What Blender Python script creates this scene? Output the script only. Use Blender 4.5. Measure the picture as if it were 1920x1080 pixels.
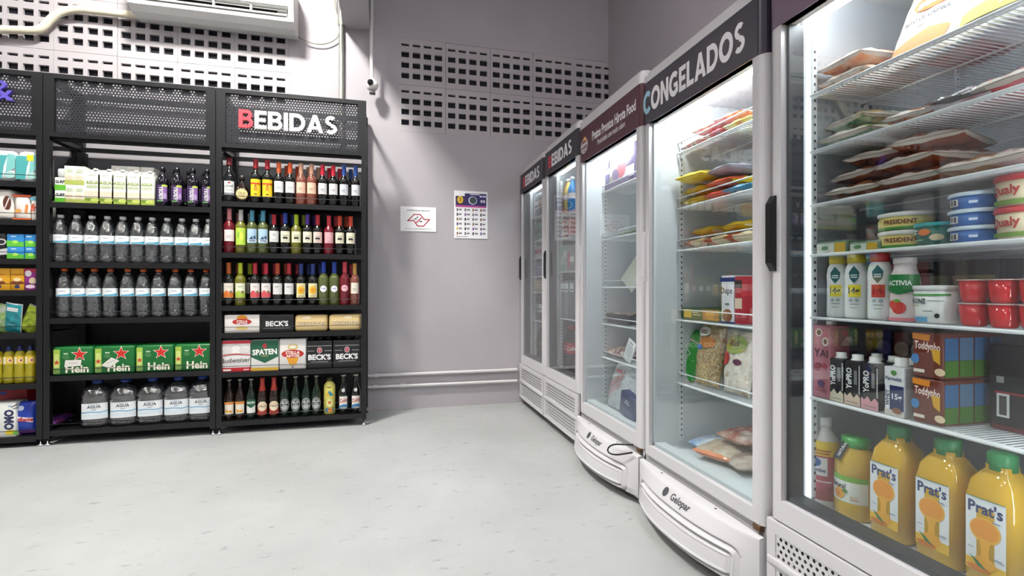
import bpy, bmesh, math, random
from mathutils import Vector, Matrix
random.seed(7)
PI = math.pi
sc = bpy.context.scene
for o in list(bpy.data.objects): bpy.data.objects.remove(o)
COL = sc.collection
# ------------------------------------------------------------------ camera, world, exposure
YAW = math.radians(14.3); CAMH = 1.02; FPX = 940.0
cam_d = bpy.data.cameras.new('camera'); cam = bpy.data.objects.new('camera', cam_d); COL.objects.link(cam)
cam.location = (0, 0, CAMH); cam.rotation_euler = (PI/2, 0, -YAW)
cam_d.sensor_width = 36; cam_d.lens = 36*FPX/1920; cam_d.clip_start = .05
sc.camera = cam
w = bpy.data.worlds.new('world'); sc.world = w; w.use_nodes = True
w.node_tree.nodes['Background'].inputs[0].default_value = (.02, .022, .03, 1)
w.node_tree.nodes['Background'].inputs[1].default_value = .5
vs = sc.view_settings
vs.view_transform = 'Standard'; vs.look = 'None'; vs.gamma = 1; vs.use_curve_mapping = False; vs.exposure = 0.0
sc.cycles.transparent_max_bounces = 32
sc.cycles.sample_clamp_indirect = 6
sc.cycles.caustics_reflective = False; sc.cycles.caustics_refractive = False
LAMP_A = 200      # emission of the ceiling lamps
FRIDGE_LED = 16   # emission of the cooler tubes
# ceiling lamps: x, y, z, strength factor, colour
CEIL = 4.4
LAMPS = [(-1.1, 2.75, 4.2, 2.75, (1, .995, .94)), (1.0, 1.2, 4.2, .5, (1, .97, 1)), (-1.2, .1, 4.2, .6, (1, .99, .97)),
         (.6, -1.7, 4.2, .62, (1, .98, 1)), (-3.3, 1.6, 4.2, .6, (1, 1, .94)), (-2.4, -1.8, 4.2, .62, (1, .99, .97))]  # those besides the pair flanking the beam: unseen, added to light the floor
# main distances of the place
WALL_Y = 4.316; WALL_X = 2.03; SHELF_Y = 3.876; COOLER_X = 1.17
s_, c_ = math.sin(YAW), math.cos(YAW)
def sx(px, Y):                       # world X seen in photo column px at distance Y
    r = (px-960)/FPX; return Y*(s_+r*c_)/(c_-r*s_)
def fy(px, X):                       # world Y seen in photo column px at X
    r = (px-960)/FPX; return X*(c_-r*s_)/(s_+r*c_)
def zz(px, py, Y=None, X=None):      # world Z of a photo point on plane Y or X
    if Y is not None: X = sx(px, Y)
    else: Y = fy(px, X)
    return CAMH+(540-py)/FPX*(X*s_+Y*c_)

# ------------------------------------------------------------------ materials
def lin(h):
    if not isinstance(h, str): return tuple(h)+(1,)
    h = h.lstrip('#'); o = []
    for i in (0, 2, 4):
        c = int(h[i:i+2], 16)/255; o.append(c/12.92 if c <= .04045 else ((c+.055)/1.055)**2.4)
    return tuple(o)+(1,)
MATS = {}
def nt(name):
    m = bpy.data.materials.new(name); m.use_nodes = True
    n = m.node_tree.nodes; l = m.node_tree.links
    return m, n, l, n['Principled BSDF'], n['Material Output']
def mat(h, rough=.45, metal=0, coat=0, bump=0, bscale=60, spec=.5):
    k = ('p', h, rough, metal, coat, bump, bscale, spec)
    if k in MATS: return MATS[k]
    m, n, l, b, out = nt('paint_%s' % (h if isinstance(h, str) else 'rgb'))
    b.inputs['Base Color'].default_value = lin(h); b.inputs['Roughness'].default_value = rough
    b.inputs['Metallic'].default_value = metal; b.inputs['Coat Weight'].default_value = coat
    b.inputs['Specular IOR Level'].default_value = spec
    if bump:
        t = n.new('ShaderNodeTexNoise'); t.inputs['Scale'].default_value = bscale; t.inputs['Detail'].default_value = 4
        co = n.new('ShaderNodeTexCoord'); l.new(co.outputs['Object'], t.inputs['Vector'])
        bp = n.new('ShaderNodeBump'); bp.inputs['Strength'].default_value = bump; bp.inputs['Distance'].default_value = .01
        l.new(t.outputs['Fac'], bp.inputs['Height']); l.new(bp.outputs['Normal'], b.inputs['Normal'])
    MATS[k] = m; return m
def multi(cols, scale=8, rough=.3, tex='noise', bump=.3, det=3, stretch=(1, 1, 1)):
    """printed or natural patches: a stepped ramp of several colours over noise / voronoi in object space"""
    k = ('m', tuple(cols), scale, rough, tex, bump, stretch)
    if k in MATS: return MATS[k]
    m, n, l, b, out = nt('patches'); b.inputs['Roughness'].default_value = rough
    co = n.new('ShaderNodeTexCoord'); mp = n.new('ShaderNodeMapping'); mp.inputs['Scale'].default_value = stretch
    l.new(co.outputs['Object'], mp.inputs['Vector'])
    if tex == 'noise':
        t = n.new('ShaderNodeTexNoise'); t.inputs['Scale'].default_value = scale; t.inputs['Detail'].default_value = det; f = t.outputs['Fac']
    else:
        t = n.new('ShaderNodeTexVoronoi'); t.inputs['Scale'].default_value = scale
        sp = n.new('ShaderNodeSeparateColor'); l.new(t.outputs['Color'], sp.inputs[0]); f = sp.outputs[0]
    l.new(mp.outputs[0], t.inputs['Vector'])
    r = n.new('ShaderNodeValToRGB'); e = r.color_ramp.elements; r.color_ramp.interpolation = 'LINEAR' if tex == 'noise' else 'CONSTANT'
    N = len(cols); lo, hi = (.32, .68) if tex == 'noise' else (0, 1)
    while len(e) < N: e.new(.5)
    for i, c in enumerate(cols):
        e[i].position = lo+(hi-lo)*i/(N-1 if tex == 'noise' else N); e[i].color = lin(c)
    l.new(f, r.inputs[0]); l.new(r.outputs[0], b.inputs['Base Color'])
    if bump:
        t2 = n.new('ShaderNodeTexNoise'); t2.inputs['Scale'].default_value = 45; l.new(co.outputs['Object'], t2.inputs['Vector'])
        bp = n.new('ShaderNodeBump'); bp.inputs['Strength'].default_value = bump; bp.inputs['Distance'].default_value = .01
        l.new(t2.outputs['Fac'], bp.inputs['Height']); l.new(bp.outputs['Normal'], b.inputs['Normal'])
    MATS[k] = m; return m
def clear(tint='f4f8f8', base=.04, power=5, gl_rough=.02, bump=0, bscale=40, body=None, body_fac=0):
    """thin see-through sheet: transparent + mirror reflection rising towards grazing angles (+ optional milky body)"""
    k = ('c', tint, base, power, gl_rough, bump, bscale, body, body_fac)
    if k in MATS: return MATS[k]
    m, n, l, b, out = nt('clear'); n.remove(b)
    tr = n.new('ShaderNodeBsdfTransparent'); tr.inputs[0].default_value = lin(tint)
    gl = n.new('ShaderNodeBsdfGlossy'); gl.inputs['Roughness'].default_value = gl_rough
    lw = n.new('ShaderNodeLayerWeight'); lw.inputs['Blend'].default_value = .5
    pw = n.new('ShaderNodeMath'); pw.operation = 'POWER'; l.new(lw.outputs['Facing'], pw.inputs[0]); pw.inputs[1].default_value = power
    ma = n.new('ShaderNodeMath'); ma.operation = 'MULTIPLY_ADD'; l.new(pw.outputs[0], ma.inputs[0]); ma.inputs[1].default_value = 1-base; ma.inputs[2].default_value = base
    mx = n.new('ShaderNodeMixShader'); l.new(ma.outputs[0], mx.inputs[0]); l.new(gl.outputs[0], mx.inputs[2])
    if body:
        df = n.new('ShaderNodeBsdfDiffuse'); df.inputs[0].default_value = lin(body)
        m2 = n.new('ShaderNodeMixShader'); m2.inputs[0].default_value = body_fac
        l.new(tr.outputs[0], m2.inputs[1]); l.new(df.outputs[0], m2.inputs[2]); l.new(m2.outputs[0], mx.inputs[1])
    else: l.new(tr.outputs[0], mx.inputs[1])
    if bump:
        co = n.new('ShaderNodeTexCoord'); t = n.new('ShaderNodeTexNoise'); t.inputs['Scale'].default_value = bscale
        l.new(co.outputs['Object'], t.inputs['Vector'])
        bp = n.new('ShaderNodeBump'); bp.inputs['Strength'].default_value = bump; bp.inputs['Distance'].default_value = .01
        l.new(t.outputs['Fac'], bp.inputs['Height']); l.new(bp.outputs['Normal'], gl.inputs['Normal']); l.new(bp.outputs['Normal'], lw.inputs['Normal'])
    l.new(mx.outputs[0], out.inputs[0]); MATS[k] = m; return m
def emit(col, strength):
    k = ('e', tuple(col), strength)
    if k in MATS: return MATS[k]
    m, n, l, b, out = nt('lamp_light'); n.remove(b)
    e = n.new('ShaderNodeEmission'); e.inputs[0].default_value = tuple(col)+(1,); e.inputs[1].default_value = strength
    l.new(e.outputs[0], out.inputs[0]); MATS[k] = m; return m
def wall_mat(h, name, rough=.75, var=.06):
    m, n, l, b, out = nt(name); b.inputs['Roughness'].default_value = rough
    co = n.new('ShaderNodeTexCoord')
    t = n.new('ShaderNodeTexNoise'); t.inputs['Scale'].default_value = 1.6; t.inputs['Detail'].default_value = 6; l.new(co.outputs['Object'], t.inputs['Vector'])
    r = n.new('ShaderNodeValToRGB'); c = lin(h)
    r.color_ramp.elements[0].position = .3; r.color_ramp.elements[1].position = .7
    r.color_ramp.elements[0].color = tuple(x*(1-var) for x in c[:3])+(1,); r.color_ramp.elements[1].color = tuple(min(1, x*(1+var)) for x in c[:3])+(1,)
    l.new(t.outputs['Fac'], r.inputs[0]); l.new(r.outputs[0], b.inputs['Base Color'])
    t2 = n.new('ShaderNodeTexNoise'); t2.inputs['Scale'].default_value = 55; t2.inputs['Detail'].default_value = 5; l.new(co.outputs['Object'], t2.inputs['Vector'])
    bp = n.new('ShaderNodeBump'); bp.inputs['Strength'].default_value = .15; bp.inputs['Distance'].default_value = .005
    l.new(t2.outputs['Fac'], bp.inputs['Height']); l.new(bp.outputs['Normal'], b.inputs['Normal'])
    return m
def floor_mat():
    m, n, l, b, out = nt('polished_concrete')
    co = n.new('ShaderNodeTexCoord')
    t = n.new('ShaderNodeTexNoise'); t.inputs['Scale'].default_value = 1.1; t.inputs['Detail'].default_value = 7; t.inputs['Roughness'].default_value = .6; l.new(co.outputs['Object'], t.inputs['Vector'])
    r = n.new('ShaderNodeValToRGB'); r.color_ramp.elements[0].position = .3; r.color_ramp.elements[1].position = .72
    r.color_ramp.elements[0].color = lin('9fa09f'); r.color_ramp.elements[1].color = lin('b3b4b3'); l.new(t.outputs['Fac'], r.inputs[0])
    # short scratches and chips
    mp = n.new('ShaderNodeMapping'); mp.inputs['Scale'].default_value = (3.4, 6.5, 1); mp.inputs['Rotation'].default_value = (0, 0, .25); l.new(co.outputs['Object'], mp.inputs['Vector'])
    t2 = n.new('ShaderNodeTexNoise'); t2.inputs['Scale'].default_value = 3.2; t2.inputs['Detail'].default_value = 9; t2.inputs['Roughness'].default_value = .72; l.new(mp.outputs[0], t2.inputs['Vector'])
    r2 = n.new('ShaderNodeValToRGB'); r2.color_ramp.elements[0].position = .595; r2.color_ramp.elements[1].position = .72
    r2.color_ramp.elements[0].color = (0, 0, 0, 1); r2.color_ramp.elements[1].color = (1, 1, 1, 1); l.new(t2.outputs['Fac'], r2.inputs[0])
    mx = n.new('ShaderNodeMix'); mx.data_type = 'RGBA'; l.new(r2.outputs[0], mx.inputs[0]); l.new(r.outputs[0], mx.inputs[6]); mx.inputs[7].default_value = lin('646564')
    l.new(mx.outputs[2], b.inputs['Base Color'])
    b.inputs['Roughness'].default_value = .42; b.inputs['Specular IOR Level'].default_value = .35
    bp = n.new('ShaderNodeBump'); bp.inputs['Strength'].default_value = .06; bp.inputs['Distance'].default_value = .01
    l.new(t2.outputs['Fac'], bp.inputs['Height']); l.new(bp.outputs['Normal'], b.inputs['Normal'])
    return m
WHITE = mat('e9e9e8', .35); COOLER = mat('cdcacc', .3); BLACKM = mat('0f0f12', .38); BLACK2 = mat('09090b', .5)
CHROME = mat('c9cccf', .2, 1); DARK = mat('050506', .7)

# ------------------------------------------------------------------ mesh builder
class MB:
    def __init__(s): s.v = []; s.f = []; s.mi = []; s.sm = []; s.mats = []
    def m(s, mt):
        if mt not in s.mats: s.mats.append(mt)
        return s.mats.index(mt)
    def add(s, vs_, fs, mt, smooth=False):
        b = len(s.v); i = s.m(mt); s.v += [tuple(p) for p in vs_]
        for f in fs: s.f.append(tuple(b+x for x in f)); s.mi.append(i); s.sm.append(smooth)
        return s
    def box(s, x0, y0, z0, x1, y1, z1, mt):
        if x0 > x1: x0, x1 = x1, x0
        if y0 > y1: y0, y1 = y1, y0
        if z0 > z1: z0, z1 = z1, z0
        return s.add([(x0, y0, z0), (x1, y0, z0), (x1, y1, z0), (x0, y1, z0), (x0, y0, z1), (x1, y0, z1), (x1, y1, z1), (x0, y1, z1)],
              [(3, 2, 1, 0), (4, 5, 6, 7), (0, 1, 5, 4), (1, 2, 6, 5), (2, 3, 7, 6), (3, 0, 4, 7)], mt)
    def rbox(s, x0, y0, z0, x1, y1, z1, mt, r=.005, seg=2):
        bm = bmesh.new(); bmesh.ops.create_cube(bm, size=1)
        for v in bm.verts: v.co = ((x0+x1)/2+v.co.x*(x1-x0), (y0+y1)/2+v.co.y*(y1-y0), (z0+z1)/2+v.co.z*(z1-z0))
        bmesh.ops.bevel(bm, geom=list(bm.edges), offset=r, segments=seg, profile=.5, affect='EDGES')
        bm.verts.index_update()
        s.add([v.co[:] for v in bm.verts], [[v.index for v in f.verts] for f in bm.faces], mt, True); bm.free(); return s
    def prism(s, poly, a, b, mt, axis='z', smooth=False):
        """poly: 2D points counter-clockwise; extruded along axis from a to b"""
        n = len(poly)
        def P(p, t): return (p[0], p[1], t) if axis == 'z' else ((t, p[0], p[1]) if axis == 'x' else (p[0], t, p[1]))
        vs_ = [P(p, a) for p in poly]+[P(p, b) for p in poly]
        s.add(vs_, [(i, (i+1) % n, n+(i+1) % n, n+i) for i in range(n)], mt, smooth)
        return s.add(vs_, [tuple(range(n-1, -1, -1)), tuple(range(n, 2*n))], mt)
    def lathe(s, prof, mt, n=20, smooth=True, ex=0, cx=0, cy=0, sy=1, mats=None):
        """prof: (r, z) from bottom to top. ex>0 squares the section; mats: optional per-segment materials"""
        vs_ = []
        for r, z in prof:
            for i in range(n):
                a = 2*PI*i/n+PI/n; ca, sa = math.cos(a), math.sin(a); q = 1
                if ex: q = 1/((abs(ca)**ex+abs(sa)**ex)**(1/ex))
                vs_.append((cx+r*q*ca, cy+r*q*sa*sy, z))
        base = len(s.v); s.v += vs_
        for k in range(len(prof)-1):
            mi = s.m(mats[k] if mats else mt)
            for i in range(n):
                j = (i+1) % n
                s.f.append((base+k*n+i, base+k*n+j, base+(k+1)*n+j, base+(k+1)*n+i)); s.mi.append(mi); s.sm.append(smooth)
        if prof[0][0] > .0008: s.f.append(tuple(base+i for i in range(n-1, -1, -1))); s.mi.append(s.m(mats[0] if mats else mt)); s.sm.append(False)
        if prof[-1][0] > .0008: s.f.append(tuple(base+(len(prof)-1)*n+i for i in range(n))); s.mi.append(s.m(mats[-1] if mats else mt)); s.sm.append(False)
        return s
    def tube(s, pts, r, mt, n=8):
        P = [Vector(p) for p in pts]; rings = []; up = None
        for i, p in enumerate(P):
            d = (P[min(i+1, len(P)-1)]-P[max(i-1, 0)]).normalized()
            if up is None: up = Vector((0, 0, 1)) if abs(d.z) < .9 else Vector((1, 0, 0))
            a = d.cross(up).normalized(); b_ = a.cross(d).normalized(); up = b_
            rings.append([p+a*math.cos(2*PI*k/n)*r+b_*math.sin(2*PI*k/n)*r for k in range(n)])
        vs_ = [v[:] for R in rings for v in R]; fs = []
        for i in range(len(P)-1):
            for k in range(n): fs.append((i*n+k, i*n+(k+1) % n, (i+1)*n+(k+1) % n, (i+1)*n+k))
        s.add(vs_, fs, mt, True)
        return s.add(vs_, [tuple(range(n-1, -1, -1)), tuple((len(P)-1)*n+k for k in range(n))], mt)
    def grid(s, fn, nu, nv, mt, smooth=True):
        vs_ = [fn(i/nu, j/nv) for j in range(nv+1) for i in range(nu+1)]
        return s.add(vs_, [(j*(nu+1)+i, j*(nu+1)+i+1, (j+1)*(nu+1)+i+1, (j+1)*(nu+1)+i) for j in range(nv) for i in range(nu)], mt, smooth)
    def holes(s, x0, z0, x1, z1, nx, nz, r, y, mt, stagger=True, rect=None):
        """perforated sheet in the plane y, facing -y"""
        cw, ch = (x1-x0)/nx, (z1-z0)/nz; hx, hz = cw/2, ch/2
        sq = [(-hx, -hz), (0, -hz), (hx, -hz), (hx, 0), (hx, hz), (0, hz), (-hx, hz), (-hx, 0)]
        if rect: a, b = rect; ho = [(-a, -b), (0, -b), (a, -b), (a, 0), (a, b), (0, b), (-a, b), (-a, 0)]
        else: ho = [(r*math.cos(PI*(1.25+k*.25)), r*math.sin(PI*(1.25+k*.25))) for k in range(8)]
        V = []; F = []
        for j in range(nz):
            odd = stagger and j % 2
            cz = z0+ch*(j+.5)
            for i in range(nx-(1 if odd else 0)):
                cx = x0+cw*(i+.5+(.5 if odd else 0)); b_ = len(V)
                V += [(cx+p, y, cz+q) for p, q in sq]+[(cx+p, y, cz+q) for p, q in ho]
                F += [(b_+k, b_+(k+1) % 8, b_+8+(k+1) % 8, b_+8+k) for k in range(8)]
            if odd:
                for a, b in ((x0, x0+hx), (x1-hx, x1)):
                    b_ = len(V); V += [(a, y, cz-hz), (b, y, cz-hz), (b, y, cz+hz), (a, y, cz+hz)]; F.append((b_, b_+1, b_+2, b_+3))
        return s.add(V, F, mt)
    def mesh(s, name):
        me = bpy.data.meshes.new(name); me.from_pydata(s.v, [], s.f)
        for mt in s.mats: me.materials.append(mt)
        me.polygons.foreach_set('material_index', s.mi); me.polygons.foreach_set('use_smooth', s.sm)
        me.update(); return me
    def build(s, name, parent=None, loc=(0, 0, 0), rot=(0, 0, 0)): return ob(name, s.mesh(name), parent, loc, rot)
def ob(name, me, parent=None, loc=(0, 0, 0), rot=(0, 0, 0)):
    o = bpy.data.objects.new(name, me); COL.objects.link(o); o.location = loc; o.rotation_euler = rot
    if parent is not None: o.parent = parent
    return o
CACHE = {}
def cached(key, fn):
    if key not in CACHE: CACHE[key] = fn()
    return CACHE[key]
def tag(o, label, cat, group=None):
    o['label'] = label; o['category'] = cat
    if group: o['group'] = group
    return o
def thing(name, label, cat, loc=(0, 0, 0), rz=0, group=None, rot=None):
    o = ob(name, None, None, loc, rot or (0, 0, rz)); o.empty_display_size = .05
    return tag(o, label, cat, group)
def struct(o): o['kind'] = 'structure'; return o
FRONT = -PI/2        # yaw of things in the coolers: their front looks to -X
ORD = ['first', 'second', 'third', 'fourth', 'fifth', 'sixth', 'seventh', 'eighth', 'ninth', 'tenth', 'eleventh', 'twelfth']

# ------------------------------------------------------------------ flat print: text and simple shapes mapped on a surface
TXT = {}
def text_mesh(st, bold=.0, shear=0):
    k = (st, bold, shear)
    if k in TXT: return TXT[k]
    cu = bpy.data.curves.new('t', 'FONT'); cu.body = st; cu.size = 1; cu.offset = bold; cu.resolution_u = 2; cu.align_x = 'CENTER'; cu.shear = shear
    o = bpy.data.objects.new('t', cu); COL.objects.link(o)
    me = bpy.data.meshes.new_from_object(o.evaluated_get(bpy.context.evaluated_depsgraph_get()))
    vs_ = [(v.co.x, v.co.y) for v in me.vertices]; fs = [tuple(p.vertices) for p in me.polygons]
    bpy.data.objects.remove(o); bpy.data.curves.remove(cu); bpy.data.meshes.remove(me)
    if vs_:
        xs = [p[0] for p in vs_]; cx = (min(xs)+max(xs))/2; wd = max(xs)-min(xs); vs_ = [((x-cx), z/.69) for x, z in vs_]   # cap height -> 1
        vs_ = [(x/.69, z) for x, z in vs_]; wd /= .69
    else: wd = 0
    TXT[k] = (vs_, fs, wd); return TXT[k]
def flat(y): return lambda x, z, e: (x, y-e, z)
def bend(R, cy=0): return lambda x, z, e: ((R+e)*math.sin(x/R), cy-(R+e)*math.cos(x/R), z)
def sbend(R, ex):
    def f(x, z, e):
        a = x/R; q = 1/((abs(math.cos(a))**ex+abs(math.sin(a))**ex)**(1/ex)); r = R*q+e+.0012; return (r*math.sin(a), -r*math.cos(a), z)
    return f
def clip_x(pts, x, sg):
    out = []
    for a, b in zip(pts, pts[1:]+pts[:1]):
        ia, ib = (a[0]-x)*sg >= -1e-9, (b[0]-x)*sg >= -1e-9
        if ia: out.append(a)
        if ia != ib and abs(b[0]-a[0]) > 1e-12: t = (x-a[0])/(b[0]-a[0]); out.append((x, a[1]+(b[1]-a[1])*t))
    return out
def art(mb, items, fn, du=.012, e0=.0004, de=.0003, pr=.5):
    for li, it in enumerate(items):
        e = e0+de*li; k = it[0]
        mt = it[-1] if not isinstance(it[-1], str) else mat(it[-1], pr)
        if k == 'r':
            x0, z0, x1, z1 = it[1:5]; nu = max(1, int(abs(x1-x0)/du+.99)); nv = max(1, int(abs(z1-z0)/du+.99)) if du < .5 else 1
            mb.grid(lambda u, v: fn(x0+(x1-x0)*u, z0+(z1-z0)*v, e), nu, min(nv, 12), mt)
        elif k == 'e':
            cx, cz, rx, rz = it[1:5]; nu = 12
            mb.grid(lambda u, v: fn(cx-rx*math.cos(PI*u), cz+rz*math.sin(PI*u)*(2*v-1), e), nu, 2, mt)
        elif k == 'p':
            pts = it[1]; xa, xb = min(p[0] for p in pts), max(p[0] for p in pts); n_ = max(1, int((xb-xa)/du+.99))
            for i_ in range(n_):      # vertical slices, so the print follows a curved surface
                q_ = clip_x(clip_x(pts, xa+(xb-xa)*i_/n_, 1), xa+(xb-xa)*(i_+1)/n_, -1)
                if len(q_) > 2: mb.add([fn(x, z, e) for x, z in q_], [tuple(range(len(q_)))], mt)
        elif k == 'star':
            cx, cz, r = it[1:4]; pts = [(cx+(r if i % 2 == 0 else r*.4)*math.sin(PI*i/5), cz+(r if i % 2 == 0 else r*.4)*math.cos(PI*i/5)) for i in range(10)]
            mb.add([fn(cx, cz, e)]+[fn(x, z, e) for x, z in pts], [(0, 1+(i+1) % 10, 1+i) for i in range(10)], mt)
        elif k == 'l':
            pts, wd = it[1], it[2]
            for a, b in zip(pts[:-1], pts[1:]):
                d = Vector((b[0]-a[0], b[1]-a[1])); L = d.length or 1; d /= L; q = Vector((-d.y, d.x))*wd/2; ex = d*wd*.5
                P = [(a[0]-ex.x-q.x, a[1]-ex.y-q.y), (b[0]+ex.x-q.x, b[1]+ex.y-q.y), (b[0]+ex.x+q.x, b[1]+ex.y+q.y), (a[0]-ex.x+q.x, a[1]-ex.y+q.y)]
                mb.add([fn(x, z, e) for x, z in P], [(0, 1, 2, 3)], mt)
        elif k == 't':          # ('t', string, cx, cz(centre), capheight, maxwidth, rot, bold, colour)
            st, cx, cz, h, mw, rot, bold = it[1:8]; vs_, fs, wd = text_mesh(st, bold)
            sxx = h if wd*h <= mw else mw/wd
            cr, sr = math.cos(rot), math.sin(rot); V = []
            for x, z in vs_:
                x *= sxx; z = (z-.5)*h; V.append(fn(cx+x*cr-z*sr, cz+x*sr+z*cr, e))
            mb.add(V, fs, mt)
    return mb

# ================================================================== SETTING
WALLM = wall_mat('aea8ac', 'grey_lilac_wall'); CONC = wall_mat('b2acaf', 'painted_block', .8, .08); CEILM = wall_mat('b9b6b9', 'ceiling_paint')
XL, YB = -4.6, -3.6
mb = MB(); mb.box(XL-.1, YB-.1, -.1, WALL_X+.3, WALL_Y+.3, 0, floor_mat()); struct(mb.build('floor'))
mb = MB(); mb.box(XL-.1, YB-.1, CEIL, WALL_X+.3, WALL_Y+.3, CEIL+.1, CEILM); struct(mb.build('ceiling'))
# back wall with two openings filled by perforated blocks
BW, BH = .393, .393; BZ0 = 2.342
RX0 = .12; LX1 = -.735; NL = 7; LX0 = LX1-NL*BW
mb = MB(); y0, y1 = WALL_Y, WALL_Y+.2
mb.box(XL, y0, 0, WALL_X+.2, y1, BZ0, WALLM)
mb.box(XL, y0, BZ0, LX0, y1, CEIL, WALLM)
mb.box(LX1, y0, BZ0, RX0, y1, CEIL, WALLM)
mb.box(LX0, y0, BZ0+3*BH, LX1, y1, CEIL, WALLM)
mb.box(RX0, y0, BZ0+2*BH, WALL_X+.2, y1, CEIL, WALLM)
back = struct(mb.build('wall_back'))
mb = MB(); mb.box(LX0, y0+.03, BZ0, LX1, y0+.1, BZ0+3*BH, mat('15151f', .8)); mb.box(RX0, y0+.03, BZ0, WALL_X+.2, y0+.1, BZ0+2*BH, mat('15151f', .8)); mb.build('dark_backing', back)  # dark sheets whose colour stands for the darkness behind the block holes
def block_mesh():
    mb = MB(); g = .0012; X0, X1, Z0, Z1 = g, BW-g, g, BH-g
    hx = [(.022+.0925*i, .022+.0925*i+.064) for i in range(4)]
    hz = [(BH-.317-.024, BH-.317+.024), (BH-.228-.024, BH-.228+.024), (BH-.139-.024, BH-.139+.024), (BH-.058-.009, BH-.058+.011)]
    xs = [X0]+[q for h in hx for q in h]+[X1]; zs = [Z0]+[q for h in hz for q in h]+[Z1]; D = .022
    for i in range(len(xs)-1):
        for j in range(len(zs)-1):
            a, b, c, d = xs[i], xs[i+1], zs[j], zs[j+1]
            if i % 2 and j % 2:
                mb.add([(a, 0, c), (b, 0, c), (b, 0, d), (a, 0, d), (a, D, c), (b, D, c), (b, D, d), (a, D, d)], [(0, 1, 5, 4), (1, 2, 6, 5), (2, 3, 7, 6), (3, 0, 4, 7)], CONC)
            else: mb.add([(a, 0, c), (b, 0, c), (b, 0, d), (a, 0, d)], [(0, 1, 2, 3)], CONC)
    mb.add([(X0, 0, Z0), (X1, 0, Z0), (X1, 0, Z1), (X0, 0, Z1), (X0, D, Z0), (X1, D, Z0), (X1, D, Z1), (X0, D, Z1)], [(0, 4, 5, 1), (1, 5, 6, 2), (2, 6, 7, 3), (3, 7, 4, 0)], CONC)
    return mb.mesh('block')
bme = block_mesh()
for i in range(NL):
    for j in range(3): ob('block', bme, back, (LX1-(i+1)*BW, WALL_Y+.002*((i*7+j*3) % 3), BZ0+j*BH))
for i in range(5):
    for j in range(2): ob('block', bme, back, (RX0+i*BW-.002, WALL_Y+.002*((i*5+j*3) % 3), BZ0+j*BH))
mb = MB(); mb.box(WALL_X, YB, 0, WALL_X+.2, WALL_Y, CEIL, WALLM); struct(mb.build('wall_right'))
mb = MB(); mb.box(XL-.1, YB, 0, XL, WALL_Y+.2, CEIL, WALLM); struct(mb.build('wall_left'))
mb = MB(); mb.box(XL, YB-.1, 0, WALL_X+.2, YB, CEIL, WALLM); struct(mb.build('wall_front'))
mb = MB(); mb.box(-.325, YB, 3.15, -.115, WALL_Y, CEIL, wall_mat('a9a5a9', 'beam_paint')); o = struct(mb.build('trim_1'))
# pipes on the wall
PIPE = mat('d6d3d3', .3)
def smooth(P, n=6):
    P = [Vector(p) for p in P]; P = [P[0]*2-P[1]]+P+[P[-1]*2-P[-2]]; out = []
    for a, b, c, d in zip(P, P[1:], P[2:], P[3:]):
        for i in range(n):
            t = i/n; out.append(.5*(2*b+(c-a)*t+(2*a-5*b+4*c-d)*t*t+(3*b-a-3*c+d)*t**3))
    return out+[P[-2]]
def pipe(name, pts, r, label, mt=PIPE, joints=(), cat='pipe'):
    t = thing(name, label, cat, pts[0]); off = Vector(pts[0])
    MB().tube([Vector(p)-off for p in pts], r, mt, 12).build('tube', t)
    for a, b in joints: MB().tube([Vector(a)-off, Vector(b)-off], r*1.45, mt, 12).build('coupling', t)
    return t
yw = WALL_Y-.022
pipe('wall_pipe', [(-.9, yw, .297), (1.14, yw, .297)], .0135, 'upper of the two pale horizontal pipes low on the grey wall', joints=[((-.075, yw, .297), (-.055, yw, .297))])
pipe('wall_pipe', [(-.9, yw, .205), (1.14, yw, .198)], .0125, 'lower of the two pale horizontal pipes low on the grey wall', joints=[((-.085, yw, .2035), (-.06, yw, .2035)), ((.125, yw, .2025), (.175, yw, .2025))])
px_ = sx(640, yw)
pipe('conduit_pipe', [(px_, yw-.005, 2.2), (px_, yw-.005, CEIL)], .019, 'vertical metal conduit on the wall right of the air conditioner', mat('bdbcae', .25, .7),
     [((px_, yw-.005, 3.15), (px_, yw-.005, 3.24))])

# ------------------------------------------------------------------ ceiling lamps
for i, (x, y, z, f, c) in enumerate(LAMPS):
    t = thing('ceiling_lamp', 'square ceiling lamp with lit diffuser, ' + ['nearest the air conditioner', 'above the coolers', 'added unseen at mid ceiling', 'added behind the viewer near coolers', 'added on the far left ceiling', 'added on the rear left ceiling'][i], 'lamp', (x, y, z), 0, 'ceiling lamps')
    MB().rbox(-.2, -.2, .01, .2, .2, .06, WHITE, .008).build('housing', t)
    MB().box(-.17, -.17, .0, .17, .17, .009, emit(c, LAMP_A*f)).build('diffuser', t)
    MB().tube([(0, 0, .06), (0, 0, CEIL-z)], .01, WHITE).build('stem', t)

# ------------------------------------------------------------------ camera on its pole
t = thing('security_camera', 'white dome security camera at the end of a thin ceiling pole', 'camera', (sx(698, 4.2), 4.2, zz(698, 160, Y=4.2)))
MB().tube([(-.004, 0, .04), (-.004, 0, CEIL-t.location.z)], .0145, PIPE, 12).build('pole', t)
mb = MB(); mb.lathe([(.0005, -.048), (.02, -.044), (.037, -.031), (.046, -.012), (.048, 0), (.046, .012), (.037, .031), (.022, .043), (.02, .055)], mat('e8e6e4', .3), 24); hd = mb.build('head', t)
mb = MB(); mb.lathe([(.024, 0), (.024, .01), (.019, .014), (.0005, .016)], mat('050506', .1), 20); o = mb.build('lens', hd, (-.012, -.04, .006), (PI/2-.1, 0, -.3))
MB().rbox(-.022, -.02, -.072, .024, .02, -.049, mat('4a4a4c', .4), .004).build('sensor_box', t)

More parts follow.
